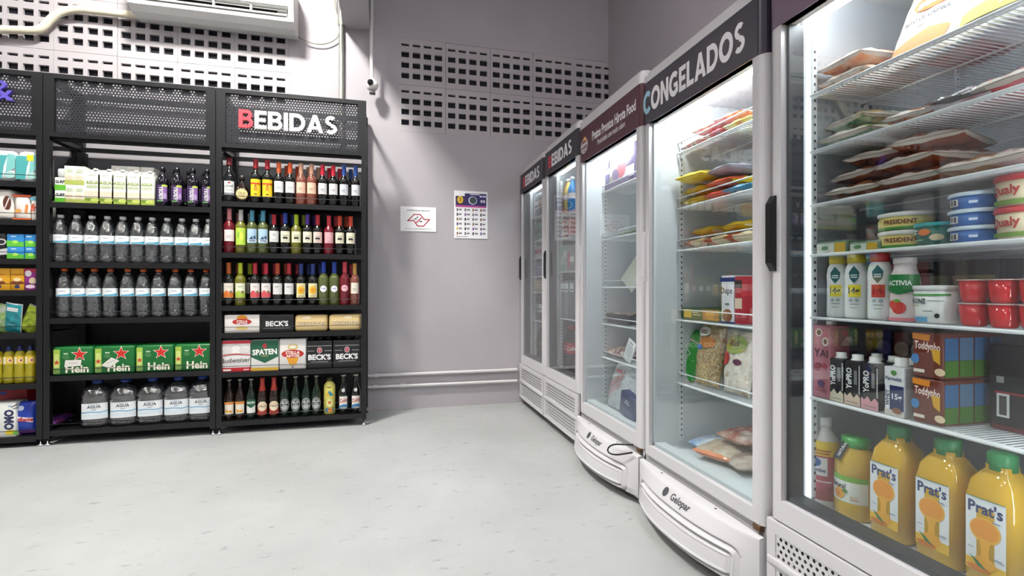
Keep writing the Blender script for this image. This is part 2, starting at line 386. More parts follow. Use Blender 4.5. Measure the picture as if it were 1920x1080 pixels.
# ------------------------------------------------------------------ air conditioner
ax0, ax1 = -1.755, -.665
az = zz(545, 67, Y=4.09)+.075
t = thing('air_conditioner', 'white split air conditioner high on the perforated wall', 'air conditioner', ((ax0+ax1)/2, WALL_Y, az))
hw = (ax1-ax0)/2; ACW = mat('efefec', .3); ACG = mat('c9cbce', .35)
# side profile (y depth from wall is negative, z up)
prof = [(-.004, .0), (-.10, -.012), (-.17, .0), (-.215, .035), (-.225, .06), (-.19, .085), (-.19, .125), (-.235, .13), (-.24, .20), (-.235, .29), (-.2, .315), (-.004, .32)]
mb = MB(); mb.prism([(p[0], p[1]) for p in prof], -hw+.03, hw-.03, ACW, 'x'); mb.build('body', t)
fullp = [(-.004, .0), (-.10, -.012), (-.17, .0), (-.218, .035), (-.232, .07), (-.24, .13), (-.244, .20), (-.238, .29), (-.2, .318), (-.004, .322)]
for a, b in ((-hw, -hw+.035), (hw-.035, hw)):
    mb = MB(); mb.prism(fullp, a, b, ACW, 'x'); mb.build('end_cap', t)
MB().prism([(-.19, .088), (-.186, .088), (-.186, .122), (-.19, .122)][::1], -hw+.04, hw-.12, DARK, 'x').build('air_slot', t, (0, -.0015, 0))
mb = MB(); mb.prism([(-.236, .067), (-.231, .063), (-.199, .091), (-.204, .095)], -hw+.05, hw-.05, ACW, 'x'); mb.build('louver', t)
mb = MB(); mb.prism([(-.227, .109), (-.223, .105), (-.192, .118), (-.196, .122)], -hw+.05, hw-.05, ACW, 'x'); mb.build('louver', t)
for q in (-.25, .0, .25):
    MB().box(q-.006, -.228, .07, q+.006, -.19, .124, ACW).build('divider', t)
MB().rbox(-hw+.036, -.2435, .135, hw-.036, -.237, .286, ACW, .003).build('front_panel', t)
# cream hose and cable
P = [(sx(a, 4.27), 4.262, zz(a, b, Y=4.27)) for a, b in ((-160, 55), (-60, 56), (20, 57), (66, 58), (82, 52), (96, 38), (115, 25), (145, 19), (185, 22), (220, 26), (262, 30))]
pipe('insulated_hose', smooth(P), .027, 'cream insulated hose running left from the air conditioner', mat('e3dcc4', .6), cat='hose')
P = [(sx(a, 4.28), 4.285, zz(a, b, Y=4.28)) for a, b in ((548, 62), (565, 72), (585, 80), (605, 82), (622, 77), (634, 66), (637, 40), (628, 12), (630, -20))]
pipe('power_cable', smooth(P), .0045, 'thin cable hanging between air conditioner and vertical conduit', mat('8d8a7c', .5), cat='cable')

# ------------------------------------------------------------------ paper signs
t = thing('no_smoking_sign', 'white paper notice with red map outline on the grey wall', 'sign', (sx(784.5, WALL_Y), WALL_Y-.004, zz(784, 411, Y=WALL_Y)))
mb = MB(); mb.box(-.149, -.001, -.104, .149, .001, .104, mat('f3f2f3', .6)); mb.build('sheet', t)
def q1(x, y): return ((x-402)/605*.298, (642-y)/425*.208)
mb = MB(); R_ = 'b8354a'
art(mb, [('l', [q1(*p) for p in ((222, 675), (330, 562), (432, 562), (498, 645), (590, 645), (488, 762), (388, 762), (322, 668), (222, 675))], .0085, R_),
  ('l', [q1(450, 620), q1(365, 705)], .0085, R_), ('e',)+q1(355, 640)+(.010, .006, '555558'), ('e',)+q1(385, 610)+(.006, .009, '77777a'), ('r',)+q1(415, 690)+q1(465, 672)+('444447',),
  ('t', 'proibido fumar neste local', 0, .074, .012, .26, 0, .01, '3a3a3e'), ('r', -.115, -.084, .105, -.081, '8a8a8e'), ('r', -.03, -.087, .06, -.085, '8a8a8e')], flat(-.001), 1); mb.build('print', t)
t = thing('offer_poster', 'white promotional leaflet with purple top band taped to the wall', 'poster', (sx(883, WALL_Y), WALL_Y-.004, zz(883, 403, Y=WALL_Y)))
mb = MB(); mb.box(-.147, -.001, -.206, .147, .001, .206, mat('f1eff1', .6)); mb.build('sheet', t)
its = [('r', -.055, .075, .135, .185, '26215e'), ('r', -.135, .075, -.05, .16, '35204a'), ('r', -.135, .064, .135, .08, 'b84a94'), ('e', -.094, .128, .026, .032, 'd9b02c'), ('t', '5', -.094, .13, .026, .03, 0, .02, '2a2218'),
       ('e', .015, .125, .038, .036, 'cdd2e2'), ('e', .017, .126, .031, .03, '3b4a48'), ('r', .076, .155, .1, .17, 'ded8f0'), ('r', .105, .155, .13, .17, 'ded8f0'), ('r', .085, .108, .1, .132, 'e6e3f0'), ('r', .107, .108, .122, .132, 'e6e3f0'), ('r', -.01, .174, .075, .18, 'f0eef5')]
rr = random.Random(3)
for j in range(6):
    for i in range(4):
        cx = -.118+i*.069; cz = .042-j*.041
        its += [('r', cx-.008, cz-.013, cx+.006, cz+.012, ['4a4650', '6d6a72', 'cbb23c', '7b5a9a', '8a6a4a', '3a3a44'][rr.randrange(6)]), ('r', cx+.012, cz-.005, cx+.042-.008*rr.random(), cz+.005, '55525c'), ('r', cx+.014, cz+.009, cx+.036, cz+.012, '9a98a0')]
its += [('r', -.13, -.192, -.03, -.188, '6a6870')]
mb = MB(); art(mb, its, flat(-.001), 1, de=.00001); mb.build('print', t)

# ================================================================== PRODUCT BUILDERS (front looks to -y, origin at the base centre)
def solid_text(ch, h, depth, mt, bold=.03):
    vs_, fs, wd = text_mesh(ch, bold); n = len(vs_)
    V = [(x*h, 0, z*h) for x, z in vs_]+[(x*h, depth, z*h) for x, z in vs_]
    cnt = {}
    for f in fs:
        for a, b in zip(f, f[1:]+f[:1]): cnt[(a, b)] = 1
    F = list(fs)+[tuple(n+i for i in reversed(f)) for f in fs]+[(b, a, a+n, b+n) for a, b in cnt if (b, a) not in cnt]
    return MB().add(V, F, mt), wd*h
def glyph(ch, k=.23):
    """heavy geometric capitals as overlapping flat pieces (cap height 1): list of polygons"""
    P = []; q = lambda a, b, c, d: P.append([(a, b), (c, b), (c, d), (a, d)])
    def arc(cx, cz, rx, rz, a0, a1, n=18, kk=k):
        for i in range(n):
            a, b = math.radians(a0+(a1-a0)*i/n), math.radians(a0+(a1-a0)*(i+1)/n)
            o = lambda t, e: (cx+(rx-e)*math.cos(t), cz+(rz-e)*math.sin(t))
            P.append([o(a, kk), o(a, 0), o(b, 0), o(b, kk)])
    if ch == 'E': q(0, 0, k, 1); [q(k, z, .66, z+.2) for z in (0, .8)]; q(k, .4, .6, .59); w_ = .66
    elif ch == 'I': q(0, 0, k, 1); w_ = k
    elif ch == 'L': q(0, 0, k, 1); q(k, 0, .64, .2); w_ = .64
    elif ch == 'D': q(0, 0, k, 1); q(k, 0, .4, .2); q(k, .8, .4, 1); arc(.4, .5, .5, .5, -90, 90, kk=.215); w_ = .9
    elif ch == 'B':
        q(0, 0, k, 1); q(k, 0, .48, .19); q(k, .81, .48, 1); q(k, .42, .48, .59); arc(.46, .735, .28, .265, -90, 90, 12, .19); arc(.5, .295, .29, .295, -90, 90, 12, .19); w_ = .79
    elif ch == 'N': q(0, 0, k, 1); q(.61, 0, .61+k, 1); P.append([(k-.02, 1), (0, 1), (.63, 0), (.84, 0)]); w_ = .84
    elif ch == 'A': P.append([(0, 0), (.25, 0), (.6, 1), (.37, 1)]); P.append([(.72, 0), (.97, 0), (.6, 1), (.37, 1)]); q(.22, .18, .75, .36); w_ = .97
    elif ch == 'O': arc(.52, .5, .52, .52, 0, 360, 32); w_ = 1.04
    elif ch == 'C': arc(.52, .5, .52, .52, 45, 315, 26); w_ = .88
    elif ch == 'G': arc(.52, .5, .52, .52, 48, 318, 26); q(.72, .1, .92, .52); q(.52, .36, .92, .52); w_ = .93
    elif ch == 'S': arc(.36, .735, .33, .28, 40, 270, 18, .2); arc(.36, .275, .36, .29, -140, 90, 18, .2); w_ = .72
    return P, w_
def glyphs(parent, st, x0, x1, zb, h, y, depth, mts, gap=.09):
    G_ = [glyph(c) for c in st]; tot = sum(g[1] for g in G_)+gap*(len(st)-1); k = (x1-x0)/tot; x = x0
    for (P, w_), mt in zip(G_, mts):
        mb = MB()
        for i, p in enumerate(P): mb.prism([(a*k, b*h) for a, b in p], -.00004*i, depth, mt, 'y')
        mb.build('letter', parent, (x, y, zb)); x += (w_+gap)*k
def letters(parent, st, x0, x1, zb, h, y, depth, mts, bold=.03, gap=.12):
    ws = [text_mesh(c, bold)[2]*h for c in st]; tot = sum(ws)+gap*h*(len(st)-1); k = (x1-x0)/tot; x = x0
    for c, wd, mt in zip(st, ws, mts):
        mb, _ = solid_text(c, h, depth, mt, bold); o = mb.build('letter', parent, (x+wd*k/2, y, zb)); o.scale = (k, 1, 1); x += (wd+gap*h)*k
def pillow(w, h, t):
    def y(x, z):
        a = max(0, 1-abs(2*x/w)**2.6); b = max(0, 1-abs(2*z/h-1)**2.6); return t/2*(a*b)**.55
    return y
def carton(name, label, cat, loc, rz, w, d, h, base, items=(), r=.003, group=None, top=None, extra=None, part='box', rot=None):
    t = thing(name, label, cat, loc, rz, group, rot)
    def mk():
        mb = MB(); mb.rbox(-w/2, -d/2, 0, w/2, d/2, h, base if not isinstance(base, str) else mat(base, .4), min(r, w/4, h/4)); return mb.mesh(part)
    ob(part, cached(('carton', w, d, h, str(base), r, part), mk), t)
    if items:
        def mk2():
            mb = MB(); art(mb, items, flat(-d/2), 1); return mb.mesh('print')
        ob('print', cached(('cprint', w, d, h, str(items)), mk2), t)
    if extra: extra(t)
    return t
def pouch(name, label, cat, loc, rz, w, h, t_, film, items=(), rim=None, lying=False, rot=None, group=None, seed=0, wr=.004):
    t = thing(name, label, cat, loc, rz, group, rot); yf = pillow(w, h, t_); rg = random.Random(seed)
    ph = [rg.uniform(0, 6.3) for _ in range(6)]
    rim = rim or film
    def T(p):
        x, y, z = p
        return (x, z-h/2, -y+t_*.5) if lying else p
    def wav(x, z): return wr*(math.sin(x*95+ph[0]+math.sin(z*60+ph[1]))+.7*math.sin(z*120+x*50+ph[2])+.5*math.sin(x*170-z*90+ph[3]))
    def pt(u, v, s):
        x = (u-.5)*w; z = v*h; q = yf(x, z); k = min(1, q/(t_*.25)) if t_ else 0
        edge = .25*wr*math.sin(x*60+ph[4]) if (u in (0, 1) or v in (0, 1)) else 0
        return T((x+edge, -s*(q+.0006)+k*wav(x*s, z)*.6 if s > 0 else (q+.0006)+k*wav(x, z)*.4, z+edge+(0 if v > 0 else 0)))
    def mk():
        mb = MB(); nu, nv = 16, 18
        U = lambda i, n: 0 if i == 0 else 1 if i == n else .03+.94*(i-1)/(n-2)
        for s in (1, -1):
            V = [pt(U(i, nu), U(j, nv), s) for j in range(nv+1) for i in range(nu+1)]
            for inner in (True, False):
                F = []
                for j in range(nv):
                    for i in range(nu):
                        isin = 0 < i < nu-1 and 1 <= j < nv-1
                        if isin == inner:
                            f = (j*(nu+1)+i, j*(nu+1)+i+1, (j+1)*(nu+1)+i+1, (j+1)*(nu+1)+i); F.append(f if s > 0 else f[::-1])
                mb.add(V, F, film if inner else rim, True)
        return mb.mesh('bag')
    ob('bag', cached(('pouch', w, h, t_, film.name, rim.name, lying, seed, wr), mk), t)
    if items:
        mb = MB(); art(mb, items, lambda x, z, e: T((x, -yf(x, z)-wr*1.5-e, z)), .012); mb.build('print', t)
    return t
def bottle(name, label, cat, loc, rz, prof, body, cap=None, lab=None, group=None, n=20, ex=0, sy=1, parts=(), content=None, capname='cap'):
    """prof (r,z); cap (prof, mat); lab (R, halfwidth, z0, z1, colour, items[, y0])"""
    if rz == 0: rz = .85*math.atan2(-loc[0], loc[1])*(.5 if ex else 1)      # labels are turned towards the aisle
    t = thing(name, label, cat, loc, rz, group)
    ob('bottle', cached(('bot', tuple(prof), body.name, n, ex, sy), lambda: MB().lathe(prof, body, n, ex=ex, sy=sy).mesh('bottle')), t)
    if content: ob('content', cached(('cont', tuple(content[0]), content[1].name, n, ex), lambda: MB().lathe(content[0], content[1], n, ex=ex, sy=sy).mesh('content')), t)
    if cap: ob(capname, cached(('cap', tuple(cap[0]), cap[1].name), lambda: MB().lathe(cap[0], cap[1], 18).mesh(capname)), t)
    if lab:
        R, hw_, z0, z1, col, items = lab[:6]; fl = lab[6] if len(lab) > 6 else None
        def mk():
            mb = MB(); its = ([('r', -hw_, z0, hw_, z1, col)] if col else [])+list(items)
            art(mb, its, flat(-fl) if fl else sbend(R, ex) if ex else bend(R), 1 if fl else R*.3, e0=.0006); return mb.mesh('label')
        ob('label', cached(('lab', str(lab)), mk), t)
    for nm, p, m_ in parts: ob(nm, cached((nm, tuple(p), m_.name), lambda: MB().lathe(p, m_, 18).mesh(nm)), t)
    return t
def wprof(R, H): return [(R*.9, 0), (R, .006), (R, .60*H), (R*.95, .64*H), (R*.72, .69*H), (R*.46, .735*H), (R*.39, .77*H), (R*.36, .97*H), (R*.41, .975*H), (R*.41, H)]
def wcap(R, H, z0=.74): return [(R*.47, z0*H), (R*.43, z0*H+.01), (R*.415, .95*H), (R*.45, .96*H), (R*.45, H+.001), (.0005, H+.0015)]
G_DARK = mat('0d0f0c', .08, coat=.5); G_BROWN = mat('1c0d07', .1, coat=.5); G_GREEN = mat('0a1f12', .1, coat=.5)
G_OLIVE = clear('a9a24a', .08, 4, .04, body='8b8a2e', body_fac=.55); G_ROSE = clear('b5707a', .07, 4, .04, body='8a1f30', body_fac=.6)
G_CLEAR = clear('dfe6e6', .10, 3, .05, .25, 30); G_PALE = clear('c7cf9a', .1, 4, .05, body='7f8a4c', body_fac=.4); G_PINK = clear('e0b0a0', .09, 4, .04, body='b06a58', body_fac=.45)
PET = clear('b4bbbf', .2, 1.8, .02, 1.1, 46, 'dfe6ea', .035); PET2 = clear('b8bfc3', .2, 1.8, .02, 1.1, 30, 'dfe6ea', .035)

# ================================================================== SHELF UNITS
PERF = mat('2b2b31', .45, .3)
def shelf_unit(x0, x1, levels, label, name_letters=None):
    cx = (x0+x1)/2; hw_ = (x1-x0)/2; D = .41; H = 2.41; p = .034
    t = thing('shelf_unit', label, 'shelf', (cx, SHELF_Y, 0))
    for a in (-hw_, hw_-p):
        for b in (0, D-p):
            po = MB().box(a, b, .045, a+p, b+p, H, BLACKM).build('post', t)
            MB().lathe([(.02, 0), (.02, .01), (.008, .014), (.008, .046)], CHROME if b == 0 else BLACK2, 12).build('foot', po, (a+p/2, b+p/2, 0))
    for z in levels:
        sh = MB()
        sh.box(-hw_+p, .002, z-.034, hw_-p, .014, z+.002, BLACKM); sh.box(-hw_+p, .014, z-.006, hw_-p, D-.012, z, BLACKM)
        sh.box(-hw_+p, D-.026, z-.034, hw_-p, D-.014, z, BLACKM)
        so = sh.build('shelf', t)
        MB().tube([(-hw_+p, .001, z+.043), (hw_-p, .001, z+.043)], .0022, mat('35353a', .3, .8), 6).build('guard_rod', so)
    MB().box(-hw_+p, D-.01, .1, hw_-p, D-.006, 1.955, mat('26262b', .55)).build('back_panel', t)
    hz0, hz1 = 2.0, H
    fr = MB()
    for a, b, c, d in ((-hw_+p, hz0, hw_-p, hz0+.03), (-hw_+p, hz1-.03, hw_-p, hz1), (-hw_+p, hz0+.03, -hw_+p+.025, hz1-.03), (hw_-p-.025, hz0+.03, hw_-p, hz1-.03)):
        fr.box(a, .0, b, c, .03, d, BLACKM)
    fr.build('header_frame', t)
    for zb in (2.0, 2.19, H-.03): MB().box(-hw_+p, D-.03, zb, hw_-p, D-.008, zb+.03, BLACKM).build('header_rail', t)
    for a in (-hw_, hw_-p): MB().box(a+.008, p, 2.0, a+p-.008, D-p, 2.03, BLACKM).build('side_rail', t); MB().box(a+.008, p, H-.03, a+p-.008, D-p, H, BLACKM).build('side_rail', t)
    MB().box(-hw_+p, .03, 1.985, hw_-p, .06, 2.0, BLACKM).build('header_rail', t)
    hp = MB(); hp.holes(-hw_+p+.025, hz0+.03, hw_-p-.025, hz1-.03, 46, 20, .0055, .014, PERF)
    ho = hp.build('perforated_panel', t); md = ho.modifiers.new('sheet', 'SOLIDIFY'); md.thickness = .0015
    return t, cx
U3 = [1.623, 1.265, .894, .703, .430, .088]; U2 = [1.576, 1.186, .821, .448, .094]; U1 = [1.70, 1.455, 1.205, 1.004, .73, .405, .066]
LIT = mat('f0efec', .4)
u3, cx3 = shelf_unit(sx(405, SHELF_Y), sx(686.5, SHELF_Y), U3, 'black metal shelf unit of wines and beers with raised white lettering')
u2, cx2 = shelf_unit(sx(81, SHELF_Y), sx(403.5, SHELF_Y), U2, 'black metal shelf unit of water bottles under a blank perforated header')
u1, cx1 = shelf_unit(sx(81, SHELF_Y)-.985, sx(79.5, SHELF_Y), U1, 'leftmost black metal shelf unit holding cleaning products and paper packs')
zl = zz(540, 246, Y=SHELF_Y)
glyphs(u3, 'BEBIDAS', sx(448, SHELF_Y)-cx3, sx(632, SHELF_Y)-cx3, zl, .127, -.012, .02, [mat('d5424e', .4)]+[LIT]*6)
letters(u1, '&', sx(-22, SHELF_Y)-cx1, sx(27, SHELF_Y)-cx1, zz(10, 189, Y=SHELF_Y), .132, -.012, .02, [mat('5a4fb0', .4)], .0)
MB().box(sx(150, 4.24)-cx2, .33, .1, sx(150, 4.24)-cx2+.05, .365, 1.98, BLACK2).build('rear_upright', u2)

# ------------------------------------------------------------------ wines and spirits on the right unit
def car(R): return [('e', 0, .118, .017, .007, '26241f'), ('e', -.009, .113, .006, .005, '1c1b18'), ('e', .009, .113, .006, .005, '1c1b18'), ('r', -.018, .133, .018, .1355, '55503f'), ('r', -.012, .099, .012, .101, '8a8570')]
def lines(c='3a3a3c', z=.12): return [('r', -.016, z, .012, z+.003, c), ('r', -.016, z-.009, .006, z-.0065, c), ('r', -.012, z-.016, .014, z-.0145, '88888a')]
def wine(px, level, cap, glass, labcol, items, label, H=.305, R=.0365, hw_=.034, z0=.085, z1=.165, dy=0, capz=.74, name='wine_bottle', cat='bottle', group=None):
    Y = SHELF_Y+.026+R+dy
    return bottle(name, label, cat, (sx(px, SHELF_Y+.026+R), Y, level), 0, wprof(R, H), glass, (wcap(R, H, capz), mat(cap, .35)), (R, hw_, z0, z1, labcol, items), group, capname='capsule')
G = 'bottles on the drinks unit'
def row(spec, level, rowname):
    for (px, cap, glass, lc, items, lab, kw) in spec:
        wine(px, level, cap, glass, lc, items, lab+', '+rowname, group=G, **kw)
        if not kw.get('noback'):
            pass
CAR = car(.0365)
top = 'top drinks row'
# spirits at the left of the top row
bottle('spirit_bottle', 'clear spirit bottle with dark red cap and white label, far left of top drinks row', 'bottle', (sx(430, 3.945), 3.945, U3[0]), 0,
   [(.036, 0), (.04, .005), (.04, .185), (.036, .205), (.02, .228), (.0155, .245), (.0155, .31)], G_CLEAR, ([(.019, .265), (.018, .27), (.018, .318), (.0005, .319)], mat('7d2430', .35)),
   (.04, .034, .055, .15, 'dcdcd9', [('t', 'Orloff', 0, .115, .014, .055, .1, .02, '33333a'), ('r', -.02, .085, .02, .088, '77777a'), ('e', 0, .138, .01, .006, 'a33a3a'), ('r', -.034, .06, .034, .066, '55555a')]), G)
bottle('flask_bottle', 'squat dark flask bottle with round cream label, top drinks row', 'bottle', (sx(454, 3.95), 3.95, U3[0]), 0,
   [(.028, 0), (.036, .012), (.046, .04), (.048, .07), (.044, .1), (.03, .128), (.016, .142), (.0145, .155), (.0145, .185)], G_BROWN, ([(.017, .168), (.017, .2), (.0005, .202)], mat('2a2420', .4)),
   (.048, .02, .06, .06, None, [('e', 0, .062, .037, .037, 'd8c486'), ('e', 0, .062, .032, .032, '6a5526'), ('e', 0, .062, .03, .03, 'ddcb93'), ('t', 'OLD', 0, .066, .02, .045, 0, .02, '5a4620'), ('r', -.018, .042, .018, .046, '5a4620')], .0492), G, sy=.55)
for i, px in enumerate((479.5, 501.5)):
    wine(px, U3[0], '8e2128', G_DARK, 'e8c61f', [('e', 0, .105, .017, .02, 'f2d94a'), ('r', -.012, .09, .012, .118, 'c98a1a'), ('e', 0, .125, .006, .007, '8a3a22'), ('r', -.034, .135, .034, .146, 'd8431f'), ('r', -.008, .062, .008, .068, '3a2a12')],
      'black bottle with tall yellow label and red capsule, %s of the pair' % ('left', 'right')[i], H=.318, R=.039, z0=.05, z1=.172, hw_=.036, group=G, capz=.78)
sp = [(523, 'b5542c', G_DARK, 'dfdedd', lines(), 'dark wine bottle, white label, orange-brown capsule, left of pair', {}), (544, 'c0502a', G_DARK, 'e0dfde', lines(), 'dark wine bottle, white label, orange-brown capsule, right of pair', {}),
  (564.5, 'b58a72', G_PINK, 'e6bfa4', lines('6a4a3a'), 'rose wine bottle with peach label and tan capsule, left of pair', {}), (584.3, 'b58a72', G_PINK, 'e6bfa4', lines('6a4a3a'), 'rose wine bottle with peach label and tan capsule, right of pair', {}),
  (605, 'b41f33', G_DARK, 'd9d5d4', lines(), 'dark wine bottle, white label, red capsule, left of pair', {}), (625, 'b41f33', G_DARK, 'dcd8d7', lines(), 'dark wine bottle, white label, red capsule, right of pair', {}),
  (645, '27468c', G_DARK, 'c9cbd0', lines('4a5060'), 'dark wine bottle, grey label, blue capsule, left of pair', {'H': .315}), (667, '27468c', G_DARK, 'c9cbd0', lines('4a5060'), 'dark wine bottle, grey label, blue capsule, right of pair', {'H': .312})]
row(sp, U3[0], top)
for k, px in enumerate((533, 554, 575, 594, 615, 635, 656)):
    wine(px, U3[0], ['b5542c', 'c0502a', 'b58a72', 'b58a72', 'b41f33', 'b41f33', '27468c'][k], G_DARK, 'd9d8d6', [], 'wine bottle in the second line behind, %s from left, top drinks row' % ORD[k], dy=.1, group='bottles behind in the top drinks row')
mid = 'second drinks row'
sky = [('r', -.034, .085, .034, .098, 'eef1f2'), ('p', [(-.02, .1), (.0, .125), (.008, .1)], '2f4a6a'), ('e', .016, .115, .008, .012, '39546e'), ('r', -.02, .088, .02, .094, '2a3a5a')]
sp = [(430, 'd98a92', G_ROSE, 'e9dcd9', lines('8a5a5a'), 'rose bottle of red liquid with pink capsule', {'H': .318}), (451.7, 'c9c9c6', G_OLIVE, 'b4d44a', [('e', .005, .12, .012, .03, 'd9e65a'), ('r', -.02, .11, -.01, .15, '7fae3a')], 'yellow-green bottle with lime label and silver capsule', {'H': .312, 'z0': .06, 'z1': .18}),
  (472.7, '4f93ad', G_PALE, 'a9c7df', sky, 'pale green bottle, sky-blue label and capsule, left of pair', {'H': .312, 'z0': .075, 'z1': .175}), (493.3, '4f93ad', G_PALE, 'a9c7df', sky, 'pale green bottle, sky-blue label and capsule, right of pair', {'H': .312, 'z0': .075, 'z1': .175}),
  (514, 'a5222e', G_DARK, 'd8d8d4', [('r', -.006, .13, -.003, .145, '33333a'), ('r', .003, .13, .006, .145, '33333a'), ('r', -.014, .1, .014, .102, '88888a')], 'dark bottle with narrow red capsule and plain white label', {'H': .285}),
  (535, '1f3f9a', G_DARK, 'e4dfc6', CAR, 'dark bottle with royal blue capsule and cream car label', {'H': .30}), (555.6, 'a9bd2a', G_OLIVE, 'e4e0bf', CAR, 'olive bottle with lime capsule and cream car label', {'H': .29}),
  (576.6, '4b2f8a', G_DARK, 'e6e1c9', CAR, 'dark bottle with violet capsule and cream car label', {'H': .295}), (595.8, 'b02430', G_DARK, 'e3c9bf', CAR, 'dark bottle with slim crimson capsule and blush car label', {'H': .293}),
  (616.8, 'c03540', G_ROSE, 'd9a5a9', [('l', [(-.02, .1), (.0, .12), (.018, .15)], .002, 'b06a72'), ('r', -.01, .095, .012, .098, '8a4a52')], 'dark rose bottle with wide red capsule and pink label', {'H': .29}),
  (637, 'c4402a', G_DARK, 'e3dcc0', CAR, 'dark bottle with orange-red capsule and cream car label, left of pair', {'H': .29}), (657.5, 'c4402a', G_DARK, 'e3dcc0', CAR, 'dark bottle with orange-red capsule and cream car label, right of pair', {'H': .29})]
row([(a, b, c, d, e, f.replace('cream car label', 'cream car label') if len(f.split()) < 13 else f, k) for a, b, c, d, e, f, k in sp], U3[1], mid)
for k, (px, cc) in enumerate(((440, 'd98a92'), (462, 'c9c9c6'), (483, '4f93ad'), (503, '4f93ad'), (525, 'a5222e'), (545, '1f3f9a'), (566, 'a9bd2a'), (587, '4b2f8a'), (627, 'c03540'), (647, 'c4402a'))):
    wine(px, U3[1], cc, G_DARK if k > 3 else G_PALE, 'd9d8d0', [], 'wine bottle in the second line behind, %s from left, second drinks row' % ORD[k], H=.3, dy=.1, group='bottles behind in the second drinks row')
low = 'third drinks row'
def flo(c): return [('r', -.034, .06, .034, .095, c), ('e', -.012, .1, .012, .008, c), ('e', .014, .098, .01, .009, '8a7a5a'), ('r', -.014, .135, .014, .1375, '55504a')]
em = [('e', 0, .11, .024, .03, 'd98f1f'), ('e', 0, .11, .02, .026, 'e7c22a'), ('e', 0, .11, .013, .017, 'd5902a'), ('r', -.02, .066, .02, .07, '7a6a3a')]
mk_ = [('e', 0, .07, .008, .01, '2a2a2c'), ('r', -.018, .135, .012, .138, '55555a'), ('r', -.018, .127, .004, .129, '88888a')]
kw1 = {'z0': .058, 'z1': .16}
sp = [(428.8, 'b55a2a', G_DARK, 'e6ddcf', flo('d9762f'), 'dark bottle with orange capsule and orange-bottomed label', kw1), (450.8, 'b0c02f', G_OLIVE, 'e3e6c8', flo('a9c04a'), 'olive bottle with lime capsule and green-bottomed label', kw1),
  (478.4, 'b5263a', G_DARK, 'e6dcd8', flo('d0545a'), 'dark bottle, crimson capsule, red-bottomed label, left of pair', kw1), (499, 'b5263a', G_DARK, 'e6dcd8', flo('d0545a'), 'dark bottle, crimson capsule, red-bottomed label, right of pair', kw1),
  (520.6, 'b0492c', G_DARK, 'dcdad8', mk_, 'dark bottle with rust capsule and white label', {'z0': .08, 'z1': .16}), (542, 'b02a34', G_DARK, 'dddbd9', mk_, 'dark bottle with red capsule and white label', {'z0': .08, 'z1': .16}),
  (564.5, '263a78', G_DARK, 'e3d9a8', em, 'dark bottle, navy capsule, yellow emblem label, left of pair', kw1), (586.6, '263a78', G_DARK, 'e3d9a8', em, 'dark bottle, navy capsule, yellow emblem label, right of pair', kw1),
  (606.7, '2240a0', G_PALE, None, [('e', 0, .12, .024, .024, 'e6e7ec'), ('r', -.014, .12, .014, .124, '4a5aa0')], 'pale bottle with blue capsule and round white label, left of pair', {'H': .32, 'R': .037}), (626.8, '2240a0', G_PALE, None, [('e', 0, .12, .024, .024, 'e6e7ec'), ('r', -.014, .12, .014, .124, '4a5aa0')], 'pale bottle with blue capsule and round white label, right of pair', {'H': .32, 'R': .037}),
  (646.3, 'c8414f', G_ROSE, None, [('e', 0, .125, .024, .024, 'e3b0bb'), ('r', -.014, .125, .014, .129, 'a04a5a')], 'red bottle with pink capsule and round pink label', {'H': .322}), (665.2, 'c99a4a', G_PINK, 'e0d8c8', lines('5a5a4a'), 'amber bottle with tan capsule and cream label', {'H': .31, 'R': .033, 'hw_': .03})]
row(sp, U3[2], low)
for k, (px, cc) in enumerate(((439, 'b55a2a'), (462, 'b0c02f'), (489, 'b5263a'), (510, 'b5263a'), (531, 'b0492c'), (553, 'b02a34'), (575, '263a78'), (597, '263a78'), (656, 'c8414f'))):
    wine(px, U3[2], cc, G_DARK, 'd9d8d0', [], 'wine bottle in the second line behind, %s from left, third drinks row' % ORD[k], H=.305, dy=.1, group='bottles behind in the third drinks row')

# ------------------------------------------------------------------ beer packs
def pack(px0, px1, level, h, base, items, name, label, r=.006, d=.2, cat='beer pack', extra=None, Y=None):
    Yf = SHELF_Y+.022; x0, x1 = sx(px0, Yf), sx(px1, Yf); w_ = x1-x0-.003
    return carton(name, label, cat, ((x0+x1)/2, Yf+d/2, level), 0, w_, d, h, base, items, r, 'beer packs on the drinks unit', extra=extra)
pack(420, 487, U3[3], .128, 'e3ddd8', [('e', 0, .1, .035, .026, 'd9932a'), ('e', -.0, .078, .062, .022, 'b02a2a'), ('t', 'STELLA', 0, .082, .015, .075, 0, .02, 'f2e9dc'), ('t', 'ARTOIS', 0, .064, .015, .07, 0, .02, 'e6ecf6'), ('e', 0, .034, .04, .013, 'cdb56a'), ('r', -.11, .012, .11, .016, '99948c')], 'can_pack', 'white can pack with red and gold emblem, far left of the upper pack row')
pack(487.5, 551, U3[3], .128, '1a1a1d', [('t', "BECK'S", 0, .062, .034, .19, 0, .03, 'e6e4e2'), ('r', -.09, .028, .09, .031, '8a8886')], 'can_pack', 'black can pack with white lettering on the upper pack row')
def tops(n, w_, h_, c):
    def f(t):
        for i in range(n): MB().lathe([(.022, 0), (.024, .006), (.02, .012), (.0005, .013)], mat(c, .3), 14).build('can_top', t, (-w_/2+w_*(i+.5)/n, -.05, h_))
    return f
for i, (a, b) in enumerate(((552, 614), (616, 677))):
    pack(a, b, U3[3], .122, 'd9bd84', [('t', 'OEBIDERHNE', 0, .06, .028, .19, 0, .03, 'efe6d2'), ('t', 'OEBIDERHNE', .001, .0585, .028, .19, 0, .0, '7a6238'), ('e', (-.03, .02)[i], .1, .03, .01, 'efe2c2')], 'bottle_crate', 'tan rounded beer pack with embossed letters, %s of the pair' % ('left', 'right')[i], r=.02)
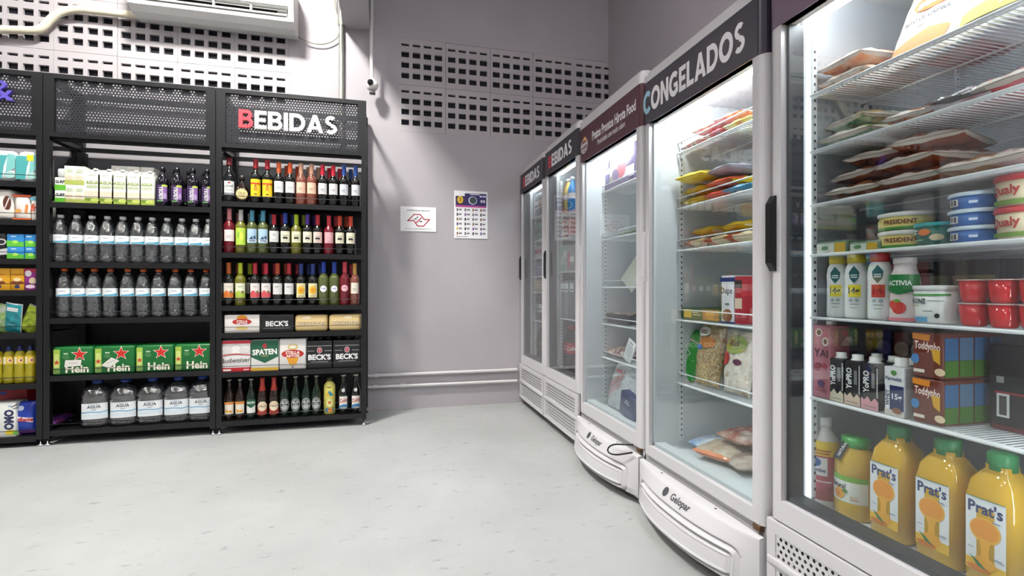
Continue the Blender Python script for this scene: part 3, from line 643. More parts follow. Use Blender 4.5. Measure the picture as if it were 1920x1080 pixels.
w5 = [(414.5, 469.5), (470, 522.5), (523, 574.5), (575, 623), (623.8, 677)]
pack(*w5[0], U3[4], .222, 'e6e2e0', [('r', -.097, .002, .097, .03, 'b8202c'), ('r', -.097, .198, .097, .22, 'c23440'), ('e', 0, .155, .04, .04, 'cfc9c6'), ('e', 0, .155, .033, .033, 'e9e5e2'), ('e', -.055, .15, .035, .02, 'd5cfcc'), ('e', .055, .15, .035, .02, 'd5cfcc'), ('p', [(-.1, .118), (0, .13), (.1, .118), (.1, .112), (0, .122), (-.1, .112)], 'b8323c'), ('t', 'Budweiser', 0, .083, .034, .185, .03, .0, '2a2624'), ('r', -.08, .008, -.03, .02, 'f0e6e4'), ('r', .05, .01, .085, .018, 'f0d6d4')], 'beer_box', 'white and red six-bottle beer box at the left of the lower pack row')
pack(*w5[1], U3[4], .222, 'e3e2dc', [('p', [(-.09, .218), (-.09, .1), (0, .055), (.09, .1), (.09, .218)], '1d5a40'), ('e', 0, .178, .014, .018, 'b03a44'), ('t', 'SPATEN', 0, .135, .036, .16, .03, .04, 'f0efe8'), ('t', 'MUNICH', 0, .106, .008, .05, .0, .02, 'd0b060'), ('r', -.09, .002, .09, .024, 'cda63a')], 'beer_box', 'green and white beer box with white letters on the lower pack row')
pack(*w5[2], U3[4], .226, 'dedad6', [('e', 0, .165, .035, .022, 'cdb56a'), ('e', 0, .165, .024, .013, 'e6e0d2'), ('p', [(-.042, .09), (.042, .09), (.022, .035), (-.022, .035)], 'd99a2a'), ('e', 0, .115, .075, .03, 'b32f2c'), ('t', 'STELLA', 0, .124, .02, .1, .0, .03, 'f5ecdf'), ('t', 'ARTOIS', 0, .1, .018, .09, .0, .03, 'f5ecdf'), ('r', -.09, .03, .09, .032, '6a6662'), ('r', -.006, 0, .006, .03, '77736f')], 'beer_box', 'white beer box with red chalice emblem on the lower pack row', r=.012)
def btl_tops(w_, h_):
    def f(t):
        for i in range(3): MB().lathe([(.014, 0), (.014, .016), (.0165, .017), (.0165, .024), (.0005, .025)], mat('5a5a5c', .3, .6), 12).build('bottle_top', t, (-w_/2+w_*(i+.5)/3, -.05, h_))
    return f
for i in (3, 4):
    pack(*w5[i], U3[4], .205, '1b1b1e', [('e', 0, .135, .018, .022, 'c8c4c2'), ('e', 0, .135, .014, .018, 'b03848'), ('l', [(-.004, .145), (.004, .138), (-.003, .126)], .003, 'e6d6d6'), ('r', -.085, .128, -.035, .133, '8a8886'), ('r', .035, .128, .085, .133, '8a8886'), ('t', "BECK'S", 0, .085, .036, .155, 0, .04, 'eceae8'), ('r', -.06, .05, .06, .053, 'b5b3b1'), ('r', -.085, .165, .085, .168, 'b5b3b1')], 'beer_box', 'black beer box with red shield and white letters, %s of the pair' % ('left', 'right')[i-3], extra=btl_tops(.17, .203))
# ------------------------------------------------------------------ beer bottles, bottom row
def bprof(R, H): return [(R*.9, 0), (R, .006), (R, .52*H), (R*.93, .58*H), (R*.7, .66*H), (R*.5, .73*H), (R*.4, .80*H), (R*.37, .95*H), (R*.43, .955*H), (R*.43, .975*H), (R*.36, .98*H), (R*.36, .99*H)]
def beer(px, glass, lab, label, cap='b8b0a0', H=.285, R=.035, parts=()):
    Y = SHELF_Y+.026+R
    return bottle('beer_bottle', label, 'bottle', (sx(px, Y), Y, U3[5]), 0, bprof(R, H), glass, ([(R*.46, .965*H), (R*.46, H), (R*.3, H*1.005), (.0005, H*1.006)], mat(cap, .3, .7)), (R, .03)+lab, 'beer bottles in the bottom row', parts=parts)
for i, px in enumerate((430, 450)):
    beer(px, G_BROWN, (.045, .13, 'e6ddcf', [('r', -.033, .112, .033, .13, 'd98a3a'), ('l', [(-.03, .07), (.03, .12)], .006, '2f2a26'), ('e', -.014, .066, .008, .01, 'e0a52f'), ('e', .006, .064, .012, .008, 'e0a52f'), ('r', -.024, .058, -.02, .078, 'e0a52f')]), 'brown beer bottle with orange-topped white label, %s of the pair' % ('left', 'right')[i])
beer(471, G_GREEN, (.045, .14, 'e6e6df', [('p', [(-.03, .14), (-.03, .1), (0, .08), (.03, .1), (.03, .14)], '1d5a40'), ('t', 'SPATEN', 0, .118, .014, .055, 0, .03, 'eeeee8')]), 'green beer bottle with green and white label in the bottom row')
for i, px in enumerate((492, 513.8)):
    beer(px, G_BROWN, (.03, .12, None, [('r', -.036, .028, .036, .1, 'a33a24'), ('e', 0, .088, .033, .034, 'ead9bd'), ('t', 'STELLA', 0, .088, .012, .05, 0, .02, '4a3a2a'), ('r', -.02, .105, .02, .107, 'b08a4a')]), 'brown beer bottle with red neck foil and round cream label, %s of pair' % ('left', 'right')[i],
         'b02c28', H=.292, parts=[('neck_foil', [(.0245, .195), (.0195, .215), (.0155, .24), (.0148, .276), (.0165, .278), (.0165, .29), (.0005, .2915)], mat('a8382a', .35))])
for i, px in enumerate((533.8, 554.5, 574, 593)):
    beer(px, G_GREEN, (.04, .14, None, [('e', 0, .088, .033, .045, 'b9bbb9'), ('e', 0, .088, .029, .041, '2f3432'), ('e', 0, .088, .024, .035, 'b5b7b5'), ('r', -.024, .08, .024, .097, '26302c'), ('t', 'Hein', 0, .088, .011, .04, 0, .02, 'd9dbd9'), ('e', 0, .112, .008, .006, '3a403e')]), 'dark green beer bottle with oval silver label, %s from the left of four' % ORD[i], H=.29, R=.0355)
bottle('printed_bottle', 'yellow all-over printed beverage bottle in the bottom drinks row', 'bottle', (sx(618, 3.945), 3.945, U3[5]), 0, [(.036, 0), (.041, .01), (.041, .2), (.038, .215), (.026, .232), (.016, .24), (.016, .26)], mat('cfc765', .35),
   ([(.02, .245), (.02, .27), (.0005, .271)], mat('3a3a20', .4)), (.041, .03, 0, 0, None, [('p', [(-.03, .14), (.0, .18), (.03, .14)], '3a8a9a'), ('p', [(-.03, .14), (-.01, .165), (.0, .14)], 'd9a52a'), ('e', 0, .085, .022, .03, 'e0d890'), ('e', 0, .09, .01, .012, 'c0703a'), ('r', -.03, .02, .03, .05, '3a7aa0'), ('e', .005, .035, .018, .016, 'd98a2a'), ('r', -.016, .2, .012, .206, '5a5a2a')]), 'beer bottles in the bottom row')
for i, px in enumerate((643.8, 667)):
    beer(px, G_DARK, (.04, .13, 'e2ddd4', [('p', [(-.033, .06), (0, .072), (.033, .066), (.033, .045), (-.033, .04)], '3a7ab0'), ('t', 'Colo', 0, .1, .026, .056, .2, .03, 'b03a34'), ('r', -.02, .047, .02, .05, 'e6d24a'), ('e', 0, .175, .012, .014, 'c9c7c4')]), 'black beer bottle with blue, white and red label, %s of the pair' % ('left', 'right')[i], 'd9d2c0', R=.038)

# ------------------------------------------------------------------ middle unit: cartons and juice
lev = U2[0]; Yf = SHELF_Y+.03
for j in (0, 1):
    carton('snack_pack', 'small green and white pack at the left end, %s of the stack' % ('bottom', 'top')[j], 'pack', (sx(112, Yf), Yf+.05, lev+j*.085), 0, .062, .09, .084, 'e9ece3', [('r', -.031, .0, .031, .035, '5fae2f'), ('t', 'G-RP', 0, .055, .018, .05, 0, .05, '1a1a1a')], .004, 'packs on the middle unit')
carton('snack_pack', 'plain white pack crowning the small green and white stack', 'pack', (sx(114, Yf), Yf+.055, lev+.171), 0, .06, .08, .06, 'd0d0d0', (), .012, 'packs on the middle unit')
for i, px in enumerate((130, 148.5)):
    for j in (0, 1):
        carton('juice_carton', 'small pale coconut carton, %s of the %s small stack' % (('bottom', 'top')[j], ('left', 'right')[i]), 'carton', (sx(px, Yf), Yf+.035, lev+j*.124), 0, .061, .06, .123, 'dfe3d0', [('r', -.03, 0, .03, .03, 'a9b35a'), ('e', -.004, .045, .026, .014, 'd9c7b0'), ('t', 'AGUA', 0, .096, .008, .035, 0, .02, '6a8a4a'), ('t', 'COCO', 0, .083, .008, .035, 0, .02, '6a8a4a')], .002, 'small coconut cartons')
cw_ = sx(185, Yf)-sx(159, Yf)
for i in range(5):
    px = 172+25.8*i
    def gable(t):
        MB().prism([(-.036, .215), (.036, .215), (.004, .236), (-.004, .236)], -cw_/2+.004, cw_/2-.004, mat('dfe2d6', .4), 'x').build('gable_top', t)
        MB().lathe([(.013, .226), (.013, .24), (.0005, .241)], mat('e9ebe4', .4), 14).build('cap', t, (.012, -.018, 0))
    carton('coconut_carton', 'tall pale coconut water carton, %s from the left in its row' % ORD[i], 'carton', (sx(px, Yf), Yf+.042, lev), 0, cw_-.003, .075, .217, 'e4e7db',
       [('r', -.044, 0, .044, .2, 'e4e7db'), ('r', -.044, 0, .044, .042, '9dae45'), ('e', -.01, .035, .03, .014, '6f8a32'), ('e', .015, .028, .025, .012, 'c3cf6a'), ('r', -.044, .042, .044, .088, 'dccdb8'), ('t', 'AGUA', 0, .145, .02, .07, 0, .03, '8aa04a'), ('t', 'COCO', 0, .118, .016, .06, 0, .03, 'a3b46a'), ('r', -.02, .19, .02, .193, '9a9c92')], .003, 'tall coconut cartons', extra=gable)
for i, px in enumerate((228, 254, 281)):
    carton('small_box', 'small white box behind the coconut cartons, %s from the left' % ORD[i], 'box', (sx(px, Yf+.15), Yf+.155, lev), 0, .085, .1, .285, 'd2d0cb', [('e', 0, .26, .015, .014, 'e9e7e2')], .004, 'white boxes behind the cartons')
for i, px in enumerate((304.4, 332, 361.8, 389)):
    R = .04; H = .275
    for b in (0, 1):
        bottle('grape_juice_bottle', ('dark grape juice bottle with purple label, %s of four in front' if not b else 'dark grape juice bottle of the line behind, %s of four') % ORD[i], 'bottle', (sx(px, 3.95)+.045*b-(.006 if b and i == 3 else 0), 3.95+.095*b, lev), 0,
           [(R*.92, 0), (R, .008), (R, .17), (R*.9, .195), (R*.6, .22), (R*.42, .235), (R*.38, .265), (R*.42, .266), (R*.42, H)], mat('0f0a16', .07, coat=.6), ([(R*.46, .25), (R*.46, .277), (.0005, .278)], mat('151018', .3)),
           (R, .034, .035, .15, '3a2350', [('r', .004, .05, .03, .14, '8a5fa0'), ('e', .015, .145, .018, .008, 'b0c04a'), ('t', 'AURORA', -.006, .09, .022, .1, PI/2, .04, 'e9e6ea'), ('e', .018, .075, .01, .02, 'b09ac0'), ('r', -.03, .035, .0, .043, '5a9a4a')]), 'grape juice bottles')
# ------------------------------------------------------------------ water bottles
def ribs(R, z0, z1, n, amp=.0022):
    out = []
    for i in range(n+1):
        z = z0+(z1-z0)*i/n; out.append((R-(amp if i % 2 else 0), z))
    return out
def water(px, level, cap, H, R, label, group, rib):
    Y = SHELF_Y+.028+R
    pr = [(R*.55, .004), (R*.8, 0), (R*.98, .012)]+(ribs(R, .025, .125, 12) if rib else ribs(R, .03, .125, 4, .004))+[(R*.97, .13), (R*.97, .182), (R, .19), (R*.97, .215), (R*.82, .25), (R*.55, .278), (R*.34, .292), (R*.33, H-.018)]
    dz = H-.317; pr = [(r, z+(dz if z > .127 else 0)) for r, z in pr]
    bottle('water_bottle', label, 'bottle', (sx(px, Y), Y, level), 0, pr, PET, ([(R*.42, H-.02), (R*.42, H-.001), (R*.36, H), (.0005, H)], mat(cap, .4)),
        (R*.985, .062, .131+dz, .184+dz, 'e9edef', [('r', -.062, .131+dz, .062, .138+dz, 'd5e6ee'), ('p', [(-.04, .133+dz), (.04, .133+dz), (.04, .152+dz), (.012, .145+dz), (-.04, .14+dz)], '3d9cbb'), ('t', 'AGUA', -.008, .166+dz, .008, .03, 0, .01, '55606a')]), group, n=22)
for i, px in enumerate((114, 144.5, 173, 202, 230.6, 259, 286, 314, 341.5, 367.5, 392)):
    water(px, U2[1], 'd9dbdc', .317, .0445, 'clear water bottle with white cap, %s from left in its row' % ORD[i], 'white-capped water bottles', True)
for i, px in enumerate((121, 149, 177, 207.5, 240, 269, 298, 329, 358, 387)):
    water(px, U2[2], 'c65a26', .33, .044, 'clear water bottle with orange cap, %s from left in its row' % ORD[i], 'orange-capped water bottles', False)
pouch('dark_packet', 'bluish packet lying behind the first white-capped water bottle', 'packet', (sx(108, 4.14), 4.15, U2[1]+.001), 0, .09, .2, .03, multi(['2a5a7a', '8a9aa5', '3a3f4a'], 14), rot=(0, 0, 0))
# ------------------------------------------------------------------ green beer packs and jugs
gw = [(98, 174.5), (176, 252.5), (254, 325.5), (327, 396.5)]
for i, (a, b) in enumerate(gw):
    Yf = SHELF_Y+.022; x0, x1 = sx(a, Yf), sx(b, Yf); w_ = x1-x0-.004; k = w_/.265
    its = [('r', -.128*k, .02, -.085*k, .17, '9dbb4a'), ('r', -.122*k, .05, -.091*k, .14, 'c3d07a'), ('star', -.106*k, .085, .019, 'c0392b'), ('r', -.128*k, .012, -.085*k, .05, '6f8f4a'),
      ('star', .045*k, .135, .05, 'efe9d5'), ('star', .045*k, .135, .043, 'c9281f'), ('t', 'Hein', .03*k, .042, .048, .16*k, 0, .03, 'ece8d4'), ('t', 'nn', -.045*k, .12, .012, .03, 0, .02, '8fb08a'), ('e', -.045*k, .12, .02, .016, '3f7a45'), ('r', -.06*k, .138, -.03*k, .146, 'b9ccb5')]
    if i == 0: its += [('p', [(-.045, .055), (.045, .06), (.05, .1), (-.04, .1)], 'dcdad2'), ('r', -.02, .078, .03, .081, '9a968c')]
    if i == 1: its += [('p', [(-.075, .058), (-.03, .04), (.03, .085), (-.015, .11)], 'dcdad2'), ('l', [(-.045, .07), (.0, .09)], .003, '9a968c')]
    carton('can_case', ['green beer can case with square price sticker, leftmost of four', 'green beer can case with tilted price sticker, second of four', 'green beer can case without sticker, third of four', 'green beer can case without sticker, rightmost of four'][i], 'beer pack', ((x0+x1)/2, Yf+.1, U2[3]), 0, w_, .2, .185, '14652c', its, .012, 'green beer can cases')
def jug(px, i):
    R = .088; H = .314; Y = SHELF_Y+.03+R
    pr = [(.05, .006), (R*.85, 0), (R*.98, .012), (R, .03), (R*.94, .04), (R, .05), (R*.97, .058), (R*.97, .162), (R, .17), (R*.95, .182), (R, .195), (R*.96, .213), (R*.82, .245), (R*.55, .272), (R*.3, .284), (R*.27, .294)]
    bottle('water_jug', 'large clear water jug with blue cap, %s from left on the bottom shelf' % ORD[i], 'jug', (sx(px, Y), Y, U2[4]), 0, pr, PET2, ([(.03, .281), (.031, .285), (.03, H), (.0005, H+.001)], mat('24408f', .35)),
       (R*.985, .068, .056, .16, 'e6eaec', [('p', [(-.068, .095), (-.02, .1), (.03, .094), (.068, .1), (.068, .108), (.03, .102), (-.02, .108), (-.068, .104)], '7fb0cf'), ('r', -.068, .07, .068, .09, 'dbe6ec'), ('t', 'AGUA', .0, .138, .02, .07, 0, .02, '3a3f45'), ('r', -.012, .115, .012, .119, '6a8aa0'), ('r', -.025, .152, .025, .154, '9aa5ad')]), 'large water jugs', n=24, ex=3)
for i, px in enumerate((184, 237, 287, 335.5, 381)): jug(px, i)
pouch('purple_bag', 'dark purple bag at the left of the water jugs', 'bag', (sx(104, 4.05), 4.06, U2[4]+.001), 0, .11, .24, .06, multi(['1c1640', '4a2a6a', '8a3a6a'], 14), lying=True, seed=5)

# ------------------------------------------------------------------ left unit
Yf = SHELF_Y+.03
def lc(px0, px1, level, h, base, items, name, label, d=.2, r=.006, group=None, cat='pack', extra=None):
    x0, x1 = sx(px0, Yf), sx(px1, Yf)
    return carton(name, label, cat, ((x0+x1)/2, Yf+d/2, level), 0, x1-x0-.003, d, h, base, items, r, group, extra=extra)
TP = [('p', [(-.06, .02), (-.01, .02), (.0, .1), (.02, .17), (-.06, .17)], '4aa5a5'), ('p', [(.01, .06), (.06, .09), (.06, .175), (.02, .18)], '7cc0bb'), ('e', .03, .045, .03, .02, 'a5d2cc')]
for i, (a, b) in enumerate(((-16, 30), (31, 70))):
    lc(a, b, U1[0], .205, mat('dfe8e6', .3, bump=.4, bscale=14), TP+([('r', .0, .14, .035, .18, 'e0cf2a')] if i else []), 'paper_pack', ['teal and white toilet paper pack cut by the left edge', 'teal and white toilet paper pack with yellow sticker'][i], r=.03, group='toilet paper packs')
lc(-30, 24, U1[1], .2, mat('e6e1da', .3, bump=.4, bscale=14), [('e', .045, .11, .022, .045, '5a2f22'), ('l', [(.035, .08), (.055, .14)], .006, 'e6e1da')], 'diaper_pack', 'white pack with brown oval mark cut by the left edge', r=.025)
lc(25, 57, U1[1], .165, mat('e9e1da', .3, bump=.4, bscale=14), [('r', -.05, .0, .05, .015, 'd9682f'), ('r', -.05, .15, .05, .165, 'c85a35'), ('t', '1', .025, .075, .05, .03, -.1, .06, 'd98a4a'), ('e', -.02, .06, .018, .014, 'd9a05a')], 'diaper_pack', 'white and orange pack with a big orange numeral', r=.02)
lc(57.5, 70, U1[1], .16, mat('e6e1dc', .3, bump=.4, bscale=14), [('t', 'fr', .0, .085, .045, .034, -.1, .05, 'c9532f'), ('r', -.02, .13, .02, .155, '6aa5b5')], 'diaper_pack', 'narrow white pack with orange letters beside the shelf post', r=.008)
lc(-20, 11, U1[2], .165, '17171a', [('e', .02, .11, .025, .02, 'd0d0d0'), ('e', .02, .11, .018, .014, '2a2a2c'), ('p', [(-.04, .02), (.05, .03), (.05, .07), (-.04, .05)], 'c9c9c9')], 'black_pack', 'black and white pack left of the blue and green boxes', r=.01)
for i, (a, b) in enumerate(((12, 45), (46, 69))):
    for j in (0, 1):
        lc(a, b, U1[2]+j*.081, .08, '2f86c9', [('p', [(-.045, .0), (.045, .0), (.045, .03), (.0, .035), (-.045, .04)] if i == 0 else [(-.03, .0), (.03, .0), (.03, .03), (.0, .035), (-.03, .04)], '5fbf3a'), ('e', .0, .03, .016, .01, 'a8dc5a'), ('r', -.022, .063, .006, .069, 'dcebf5')], 'tissue_box', 'blue and green box, %s of the %s stack' % (('bottom', 'top')[j], ('left', 'right')[i]), d=.15, r=.003, group='blue and green boxes', cat='box')
for i, (a, b) in enumerate(((-24, 19), (19.5, 45))):
    lc(a, b, U1[3], .142, 'd99f22', [('e', .0, .05, .035, .012, '7a3a1a'), ('e', .0, .025, .014, .012, '22305a'), ('r', -.03, .1, .03, .105, 'a8541a'), ('e', .0, .07, .02, .012, 'e6d0a0')], 'pet_food_box', ['amber pet food box cut by the left edge', 'amber pet food box beside the magenta box'][i], d=.12, r=.002, cat='box')
lc(45.5, 69, U1[3], .142, '8a2a7c', [('r', -.035, .118, .035, .142, 'a82a4a'), ('e', -.012, .11, .018, .02, 'e6dce2'), ('e', .012, .062, .02, .022, 'c9b79a'), ('e', .0, .025, .026, .012, 'e3c9dc')], 'pet_food_box', 'magenta pet food box next to the shelf post', d=.12, r=.002, cat='box')
pouch('sponge_packet', 'white and green packet cut by the left edge', 'packet', (sx(2, Yf+.04), Yf+.06, U1[4]+.001), 0, .1, .19, .035, multi(['d9dcd8', '8aba4a', 'e9ece6'], 9), rot=(.2, .25, 0), seed=1)
pouch('cloth_packet', 'teal packet with clear top leaning on the left shelf', 'packet', (sx(19, Yf+.02), Yf+.045, U1[4]+.002), 0, .09, .2, .03, mat('2a9aa5', .25), [('r', -.03, .15, .03, .175, 'd9dedd'), ('r', -.02, .06, .02, .065, '8ad0d5')], rim=mat('c9d0d0', .2), rot=(.25, .2, 0), seed=2)
pouch('cloth_packet', 'lime green packet leaning beside the shelf post', 'packet', (sx(45, Yf+.03), Yf+.055, U1[4]+.002), 0, .095, .19, .035, multi(['8aa52a', 'b5c93a', '4a5a1a'], 16), rim=mat('9a9a98', .2), rot=(.2, .45, 0), seed=3)
for i, px in enumerate((-3, 17.5, 38, 58)):
    R = .031
    bottle('detergent_bottle', 'yellow detergent bottle with navy cap, %s' % ['cut by the left edge', 'first whole one from the left', 'second whole one from the left', 'beside the shelf post'][i], 'bottle', (sx(px, Yf+R), Yf+R, U1[5]), 0,
       [(R*.85, 0), (R, .008), (R, .06), (R*.9, .09), (R, .13), (R*.97, .175), (R*.7, .2), (R*.4, .212)], clear('c9b82a', .08, 4, .06, body='b5a81f', body_fac=.75), ([(.014, .205), (.016, .21), (.013, .235), (.008, .245), (.0005, .246)], mat('1c2a5a', .4)),
       (R*1.0, .03, .125, .175, 'd9b53a', [('e', .005, .15, .012, .012, 'e6e0cf'), ('e', .006, .15, .007, .008, '9a4a2a'), ('r', -.028, .128, -.014, .172, 'e6dfc0')]), 'yellow detergent bottles')
lc(-22, 30, U1[6], .22, 'e3e6df', [('t', 'OMO', .035, .11, .045, .13, PI/2, .06, '2a2f5a'), ('l', [(.05, .19), (.075, .205)], .005, '3a3a4a'), ('l', [(.06, .18), (.085, .185)], .005, '3a3a4a'), ('e', .045, .03, .03, .016, 'd9c42a'), ('e', .07, .025, .014, .012, '6ab03a'), ('r', .03, .195, .05, .2, '5a8ac9')], 'detergent_box', 'white detergent box with vertical navy letters on the bottom shelf', d=.12, r=.003, cat='box')
x0 = sx(22, Yf+.2)
carton('red_box', 'red box stored behind the white detergent box', 'box', (x0+.03, Yf+.23, U1[6]), 0, .16, .15, .29, 'a81f2c', [('e', -.05, .255, .02, .012, '3a4a9a')], .003)
pouch('detergent_bag', 'blue detergent bag with red letters beside the shelf post', 'bag', (sx(49.5, Yf+.04), Yf+.05, U1[6]+.001), 0, .115, .215, .07, mat('2440a8', .25), [('p', [(-.045, .1), (.045, .08), (.045, .11), (-.045, .125)], 'e9e4e6'), ('t', 'Brilhante', .0, .103, .024, .092, -.03, .05, 'b0303a'), ('e', -.02, .175, .02, .016, 'c9d5ee'), ('r', -.05, .01, .05, .035, '6a3a8a')], wr=.0015, seed=4)

# ================================================================== COOLERS (local x = along the row towards the viewer, y = into the cooler)
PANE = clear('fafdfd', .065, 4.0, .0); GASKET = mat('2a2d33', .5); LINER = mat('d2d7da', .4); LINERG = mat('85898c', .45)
def rfront(w_, z0, z1, y, th, r, mt, mb):
    """front panel whose two vertical edges are rounded back"""
    pts = []
    for k in range(7): a = PI/2*k/6; pts.append((-w_/2+r-r*math.cos(a), y+r-r*math.sin(a)))
    for k in range(7): a = PI/2*k/6; pts.append((w_/2-r+r*math.sin(a), y+r-r*math.cos(a)))
    pts += [(w_/2, y+th), (-w_/2, y+th)]
    mb.prism(pts, z0, z1, mt, 'z'); return mb
def wire_shelf(t, w_, y0, depth, z, dens=26, lip=.0):
    so = MB()
    for i in range(dens): 
        x = -w_/2+.008+(w_-.016)*i/(dens-1); so.box(x-.0013, y0, z-.006, x+.0013, y0+depth, z-.003, WIRE)
    for yy in (y0+depth*.3, y0+depth*.65, y0+depth-.004): so.box(-w_/2, yy, z-.011, w_/2, yy+.005, z-.006, WIRE)
    o = so.build('shelf', t)
    fr = MB(); fr.tube([(-w_/2, y0-.004, z-.004), (w_/2, y0-.004, z-.004)], .0045, WIRE, 8); fr.tube([(-w_/2, y0+.009, z-.0045), (w_/2, y0+.009, z-.0045)], .0035, WIRE, 8)
    fr.build('front_wire', o)
    if lip:
        MB().tube([(-w_/2, y0+.02, z), (-w_/2, y0-.002, z+lip), (w_/2, y0-.002, z+lip), (w_/2, y0+.02, z)], .0028, WIRE, 6).build('guard_wire', o)
    return o
WIRE = mat('e3e6e8', .3)
def prot(u, z, w_):
    T = [(.038, .02), (.048, .085), (.08, .118), (.13, .108), (.172, .094), (.196, .084), (.2, .082), (.248, .052), (.2575, .04), (.262, .0)]
    p = T[-1][1]
    for (a, b), (c, d) in zip(T[:-1], T[1:]):
        if a <= z <= c: p = b+(d-b)*(z-a)/(c-a); break
    k = 1-abs(2*u/w_)**2.4
    side = min(p, .018)
    q = side+(p-side)*k
    if .045 < z < .2:
        hx, hz, r = w_/2-.065, .066, .035
        dx, dz = abs(u)-(hx-r), abs(z-.116)-(hz-r)
        sd = math.hypot(max(dx, 0), max(dz, 0))+min(max(dx, dz), 0)-r
        for lo, hi, am in ((-.004, .007, -.02), (-.018, -.004, .008), (-.029, -.018, -.018), (-.04, -.029, .004)):
            if lo <= sd < hi: q += am*math.sin(PI*(sd-lo)/(hi-lo))
    return q
def cooler(label, yn, yf, H, hz, hcol, zd, zg, zfloor, shelves, ys, kind, liner, led=1.0, lip=0, dens=40):
    """yn/yf: near and far side along the row; hz: header z range; zd door bottom; zg glass bottom; ys: shelf front depth"""
    w_ = yf-yn-.008; t = thing('display_cooler', label, 'fridge', (COOLER_X, (yn+yf)/2, 0), FRONT, 'glass door coolers along the right wall')
    D = .80; wl = .05
    cb = MB()
    cb.box(-w_/2, .055, .06, -w_/2+wl, D, H-.012, COOLER); cb.box(w_/2-wl, .055, .06, w_/2, D, H-.012, COOLER)
    cb.box(-w_/2+wl, .06, H-.13, w_/2-wl, D, H-.012, COOLER); cb.box(-w_/2+wl, .03, .06, w_/2-wl, D, zfloor, COOLER)
    cb.box(-w_/2+wl, D-.05, zfloor, w_/2-wl, D, H-.13, COOLER)
    cb.build('cabinet', t)
    wi = w_-2*wl
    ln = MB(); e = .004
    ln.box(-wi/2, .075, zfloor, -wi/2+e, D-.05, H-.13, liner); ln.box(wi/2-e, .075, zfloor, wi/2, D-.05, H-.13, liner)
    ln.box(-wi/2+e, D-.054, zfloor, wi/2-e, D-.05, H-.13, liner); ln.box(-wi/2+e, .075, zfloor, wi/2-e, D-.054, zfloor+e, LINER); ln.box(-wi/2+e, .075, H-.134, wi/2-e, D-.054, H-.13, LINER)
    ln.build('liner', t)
    for s in (-1, 1): MB().box(s*(wi/2-.006), .075, zfloor+.004, s*(wi/2-.004), .098, H-.135, LINER).build('liner_edge', t)  # pale strips: the lit front of the liner put into their colour
    for x in (-w_/2+.06, w_/2-.06):
        for y in (.12, D-.08): MB().lathe([(.022, 0), (.022, .018), (.01, .02), (.01, .06)], BLACK2, 12).build('foot', t, (x, y, 0))
    # door
    sl = .052; d = MB()
    rfront(w_, zd, zg, 0, .05, .03, COOLER, d)
    for s in (-1, 1):
        pts = [(s*(w_/2-sl), 0)]
        for k in range(7): a = PI/2*k/6; pts.append((s*(w_/2-.03+.03*math.sin(a)), .03-.03*math.cos(a)))
        pts += [(s*w_/2, .05), (s*(w_/2-sl), .05)]
        d.prism(pts if s > 0 else pts[::-1], zg, hz[0], COOLER, 'z')
    rfront(w_, hz[0], hz[1]+.004, .004, .046, .03, COOLER, d)
    do = d.build('door', t)
    MB().box(-w_/2+sl-.004, .016, zg-.004, w_/2-sl+.004, .020, hz[0]+.004, PANE).build('glass_pane', do)
    g = MB(); gi = w_/2-sl; gd = .028
    for a, b, c, e2 in ((-gi, zg, -gi+gd*.35, hz[0]), (gi-gd*.35, zg, gi, hz[0]), (-gi, zg, gi, zg+gd*.5)): g.box(a, .021, b, c, .074, e2, GASKET if kind != 'curved' else LINER)
    g.build('door_gasket', do)
    hp = MB(); rfront(w_+.001, hz[0], hz[1], -.002, .03, .03, hcol, hp); hd = hp.build('header_panel', t)
    cp = MB(); rfront(w_, hz[1], H-.02, -.004, .2, .03, COOLER, cp); rfront(w_-.02, H-.02, H, .008, .18, .03, COOLER, cp); cp.build('top_cap', t)
    # lamps inside: top tube; unseen near tube added to light the far wall
    zl0, zl1 = zfloor+.12, hz[0]-.02
    x = wi/2-.010
    if kind == 'round': MB().rbox(-x-.004, .084, zl0-.115, -x+.006, .1, zl1, emit((.9, .95, 1), FRIDGE_LED*.1), .004).build('lamp_tube', t)
    MB().rbox(x-.006, .078, zl0, x+.006, .094, zl1, emit((.93, .97, 1), FRIDGE_LED*led*(.8 if kind == 'round' else .45)), .004).build('lamp_tube', t)
    MB().rbox(-wi/2+.02, .085, hz[0]+.012, wi/2-.02, .115, hz[0]+.032, emit((.93, .97, 1), FRIDGE_LED*led*(1.3 if kind == 'round' else 2.4)), .006).build('lamp_tube', t)
    # shelf rails; shade inside the slots put on as dark boxes
    for s in (-1, 1):
        for yy in (ys+.01, D-.1):
            x = s*(wi/2-.006); rl = MB(); rl.box(x-.002, yy, zfloor+.03, x+.002, yy+.018, hz[0]-.03, WIRE); ro = rl.build('shelf_rail', t)
            sl_ = MB()
            for k in range(int((hz[0]-zfloor-.1)/.025)): z = zfloor+.05+k*.025; sl_.box(x-s*.0035, yy+.006, z, x-s*.0022, yy+.012, z+.008, mat('3a3c40', .6))
            so = sl_.build('slot_shade_row', ro); so['kind'] = 'stuff'
    for z in shelves: wire_shelf(t, wi-.02, ys, D-.07-ys, z, dens, lip)
    # base
    if kind == 'curved':
        b = MB(); nu, nv = 96, 64
        zz_ = [.038+(.262-.038)*j/nv for j in range(nv+1)]; f = (zd-.03)/.262
        b.grid(lambda u, v: ((u-.5)*w_, -prot((u-.5)*w_, .038+.224*v, w_), (.038+.224*v)*f), nu, nv, COOLER)
        for s in (-1, 1):
            P = [(s*w_/2, -prot(s*w_/2, z, w_), z*f) for z in zz_]+[(s*w_/2, .03, .262*f), (s*w_/2, .03, .045)]
            b.add(P, [tuple(range(len(P)))], COOLER)
        b.box(-w_/2, .016, .045, w_/2, .04, zd-.004, COOLER)
        bo = b.build('base_cover', t)
        GC = '47484c'
        fn = lambda x, z, e2: (x, -prot(x, z, w_)-e2*2, z*f+e2)
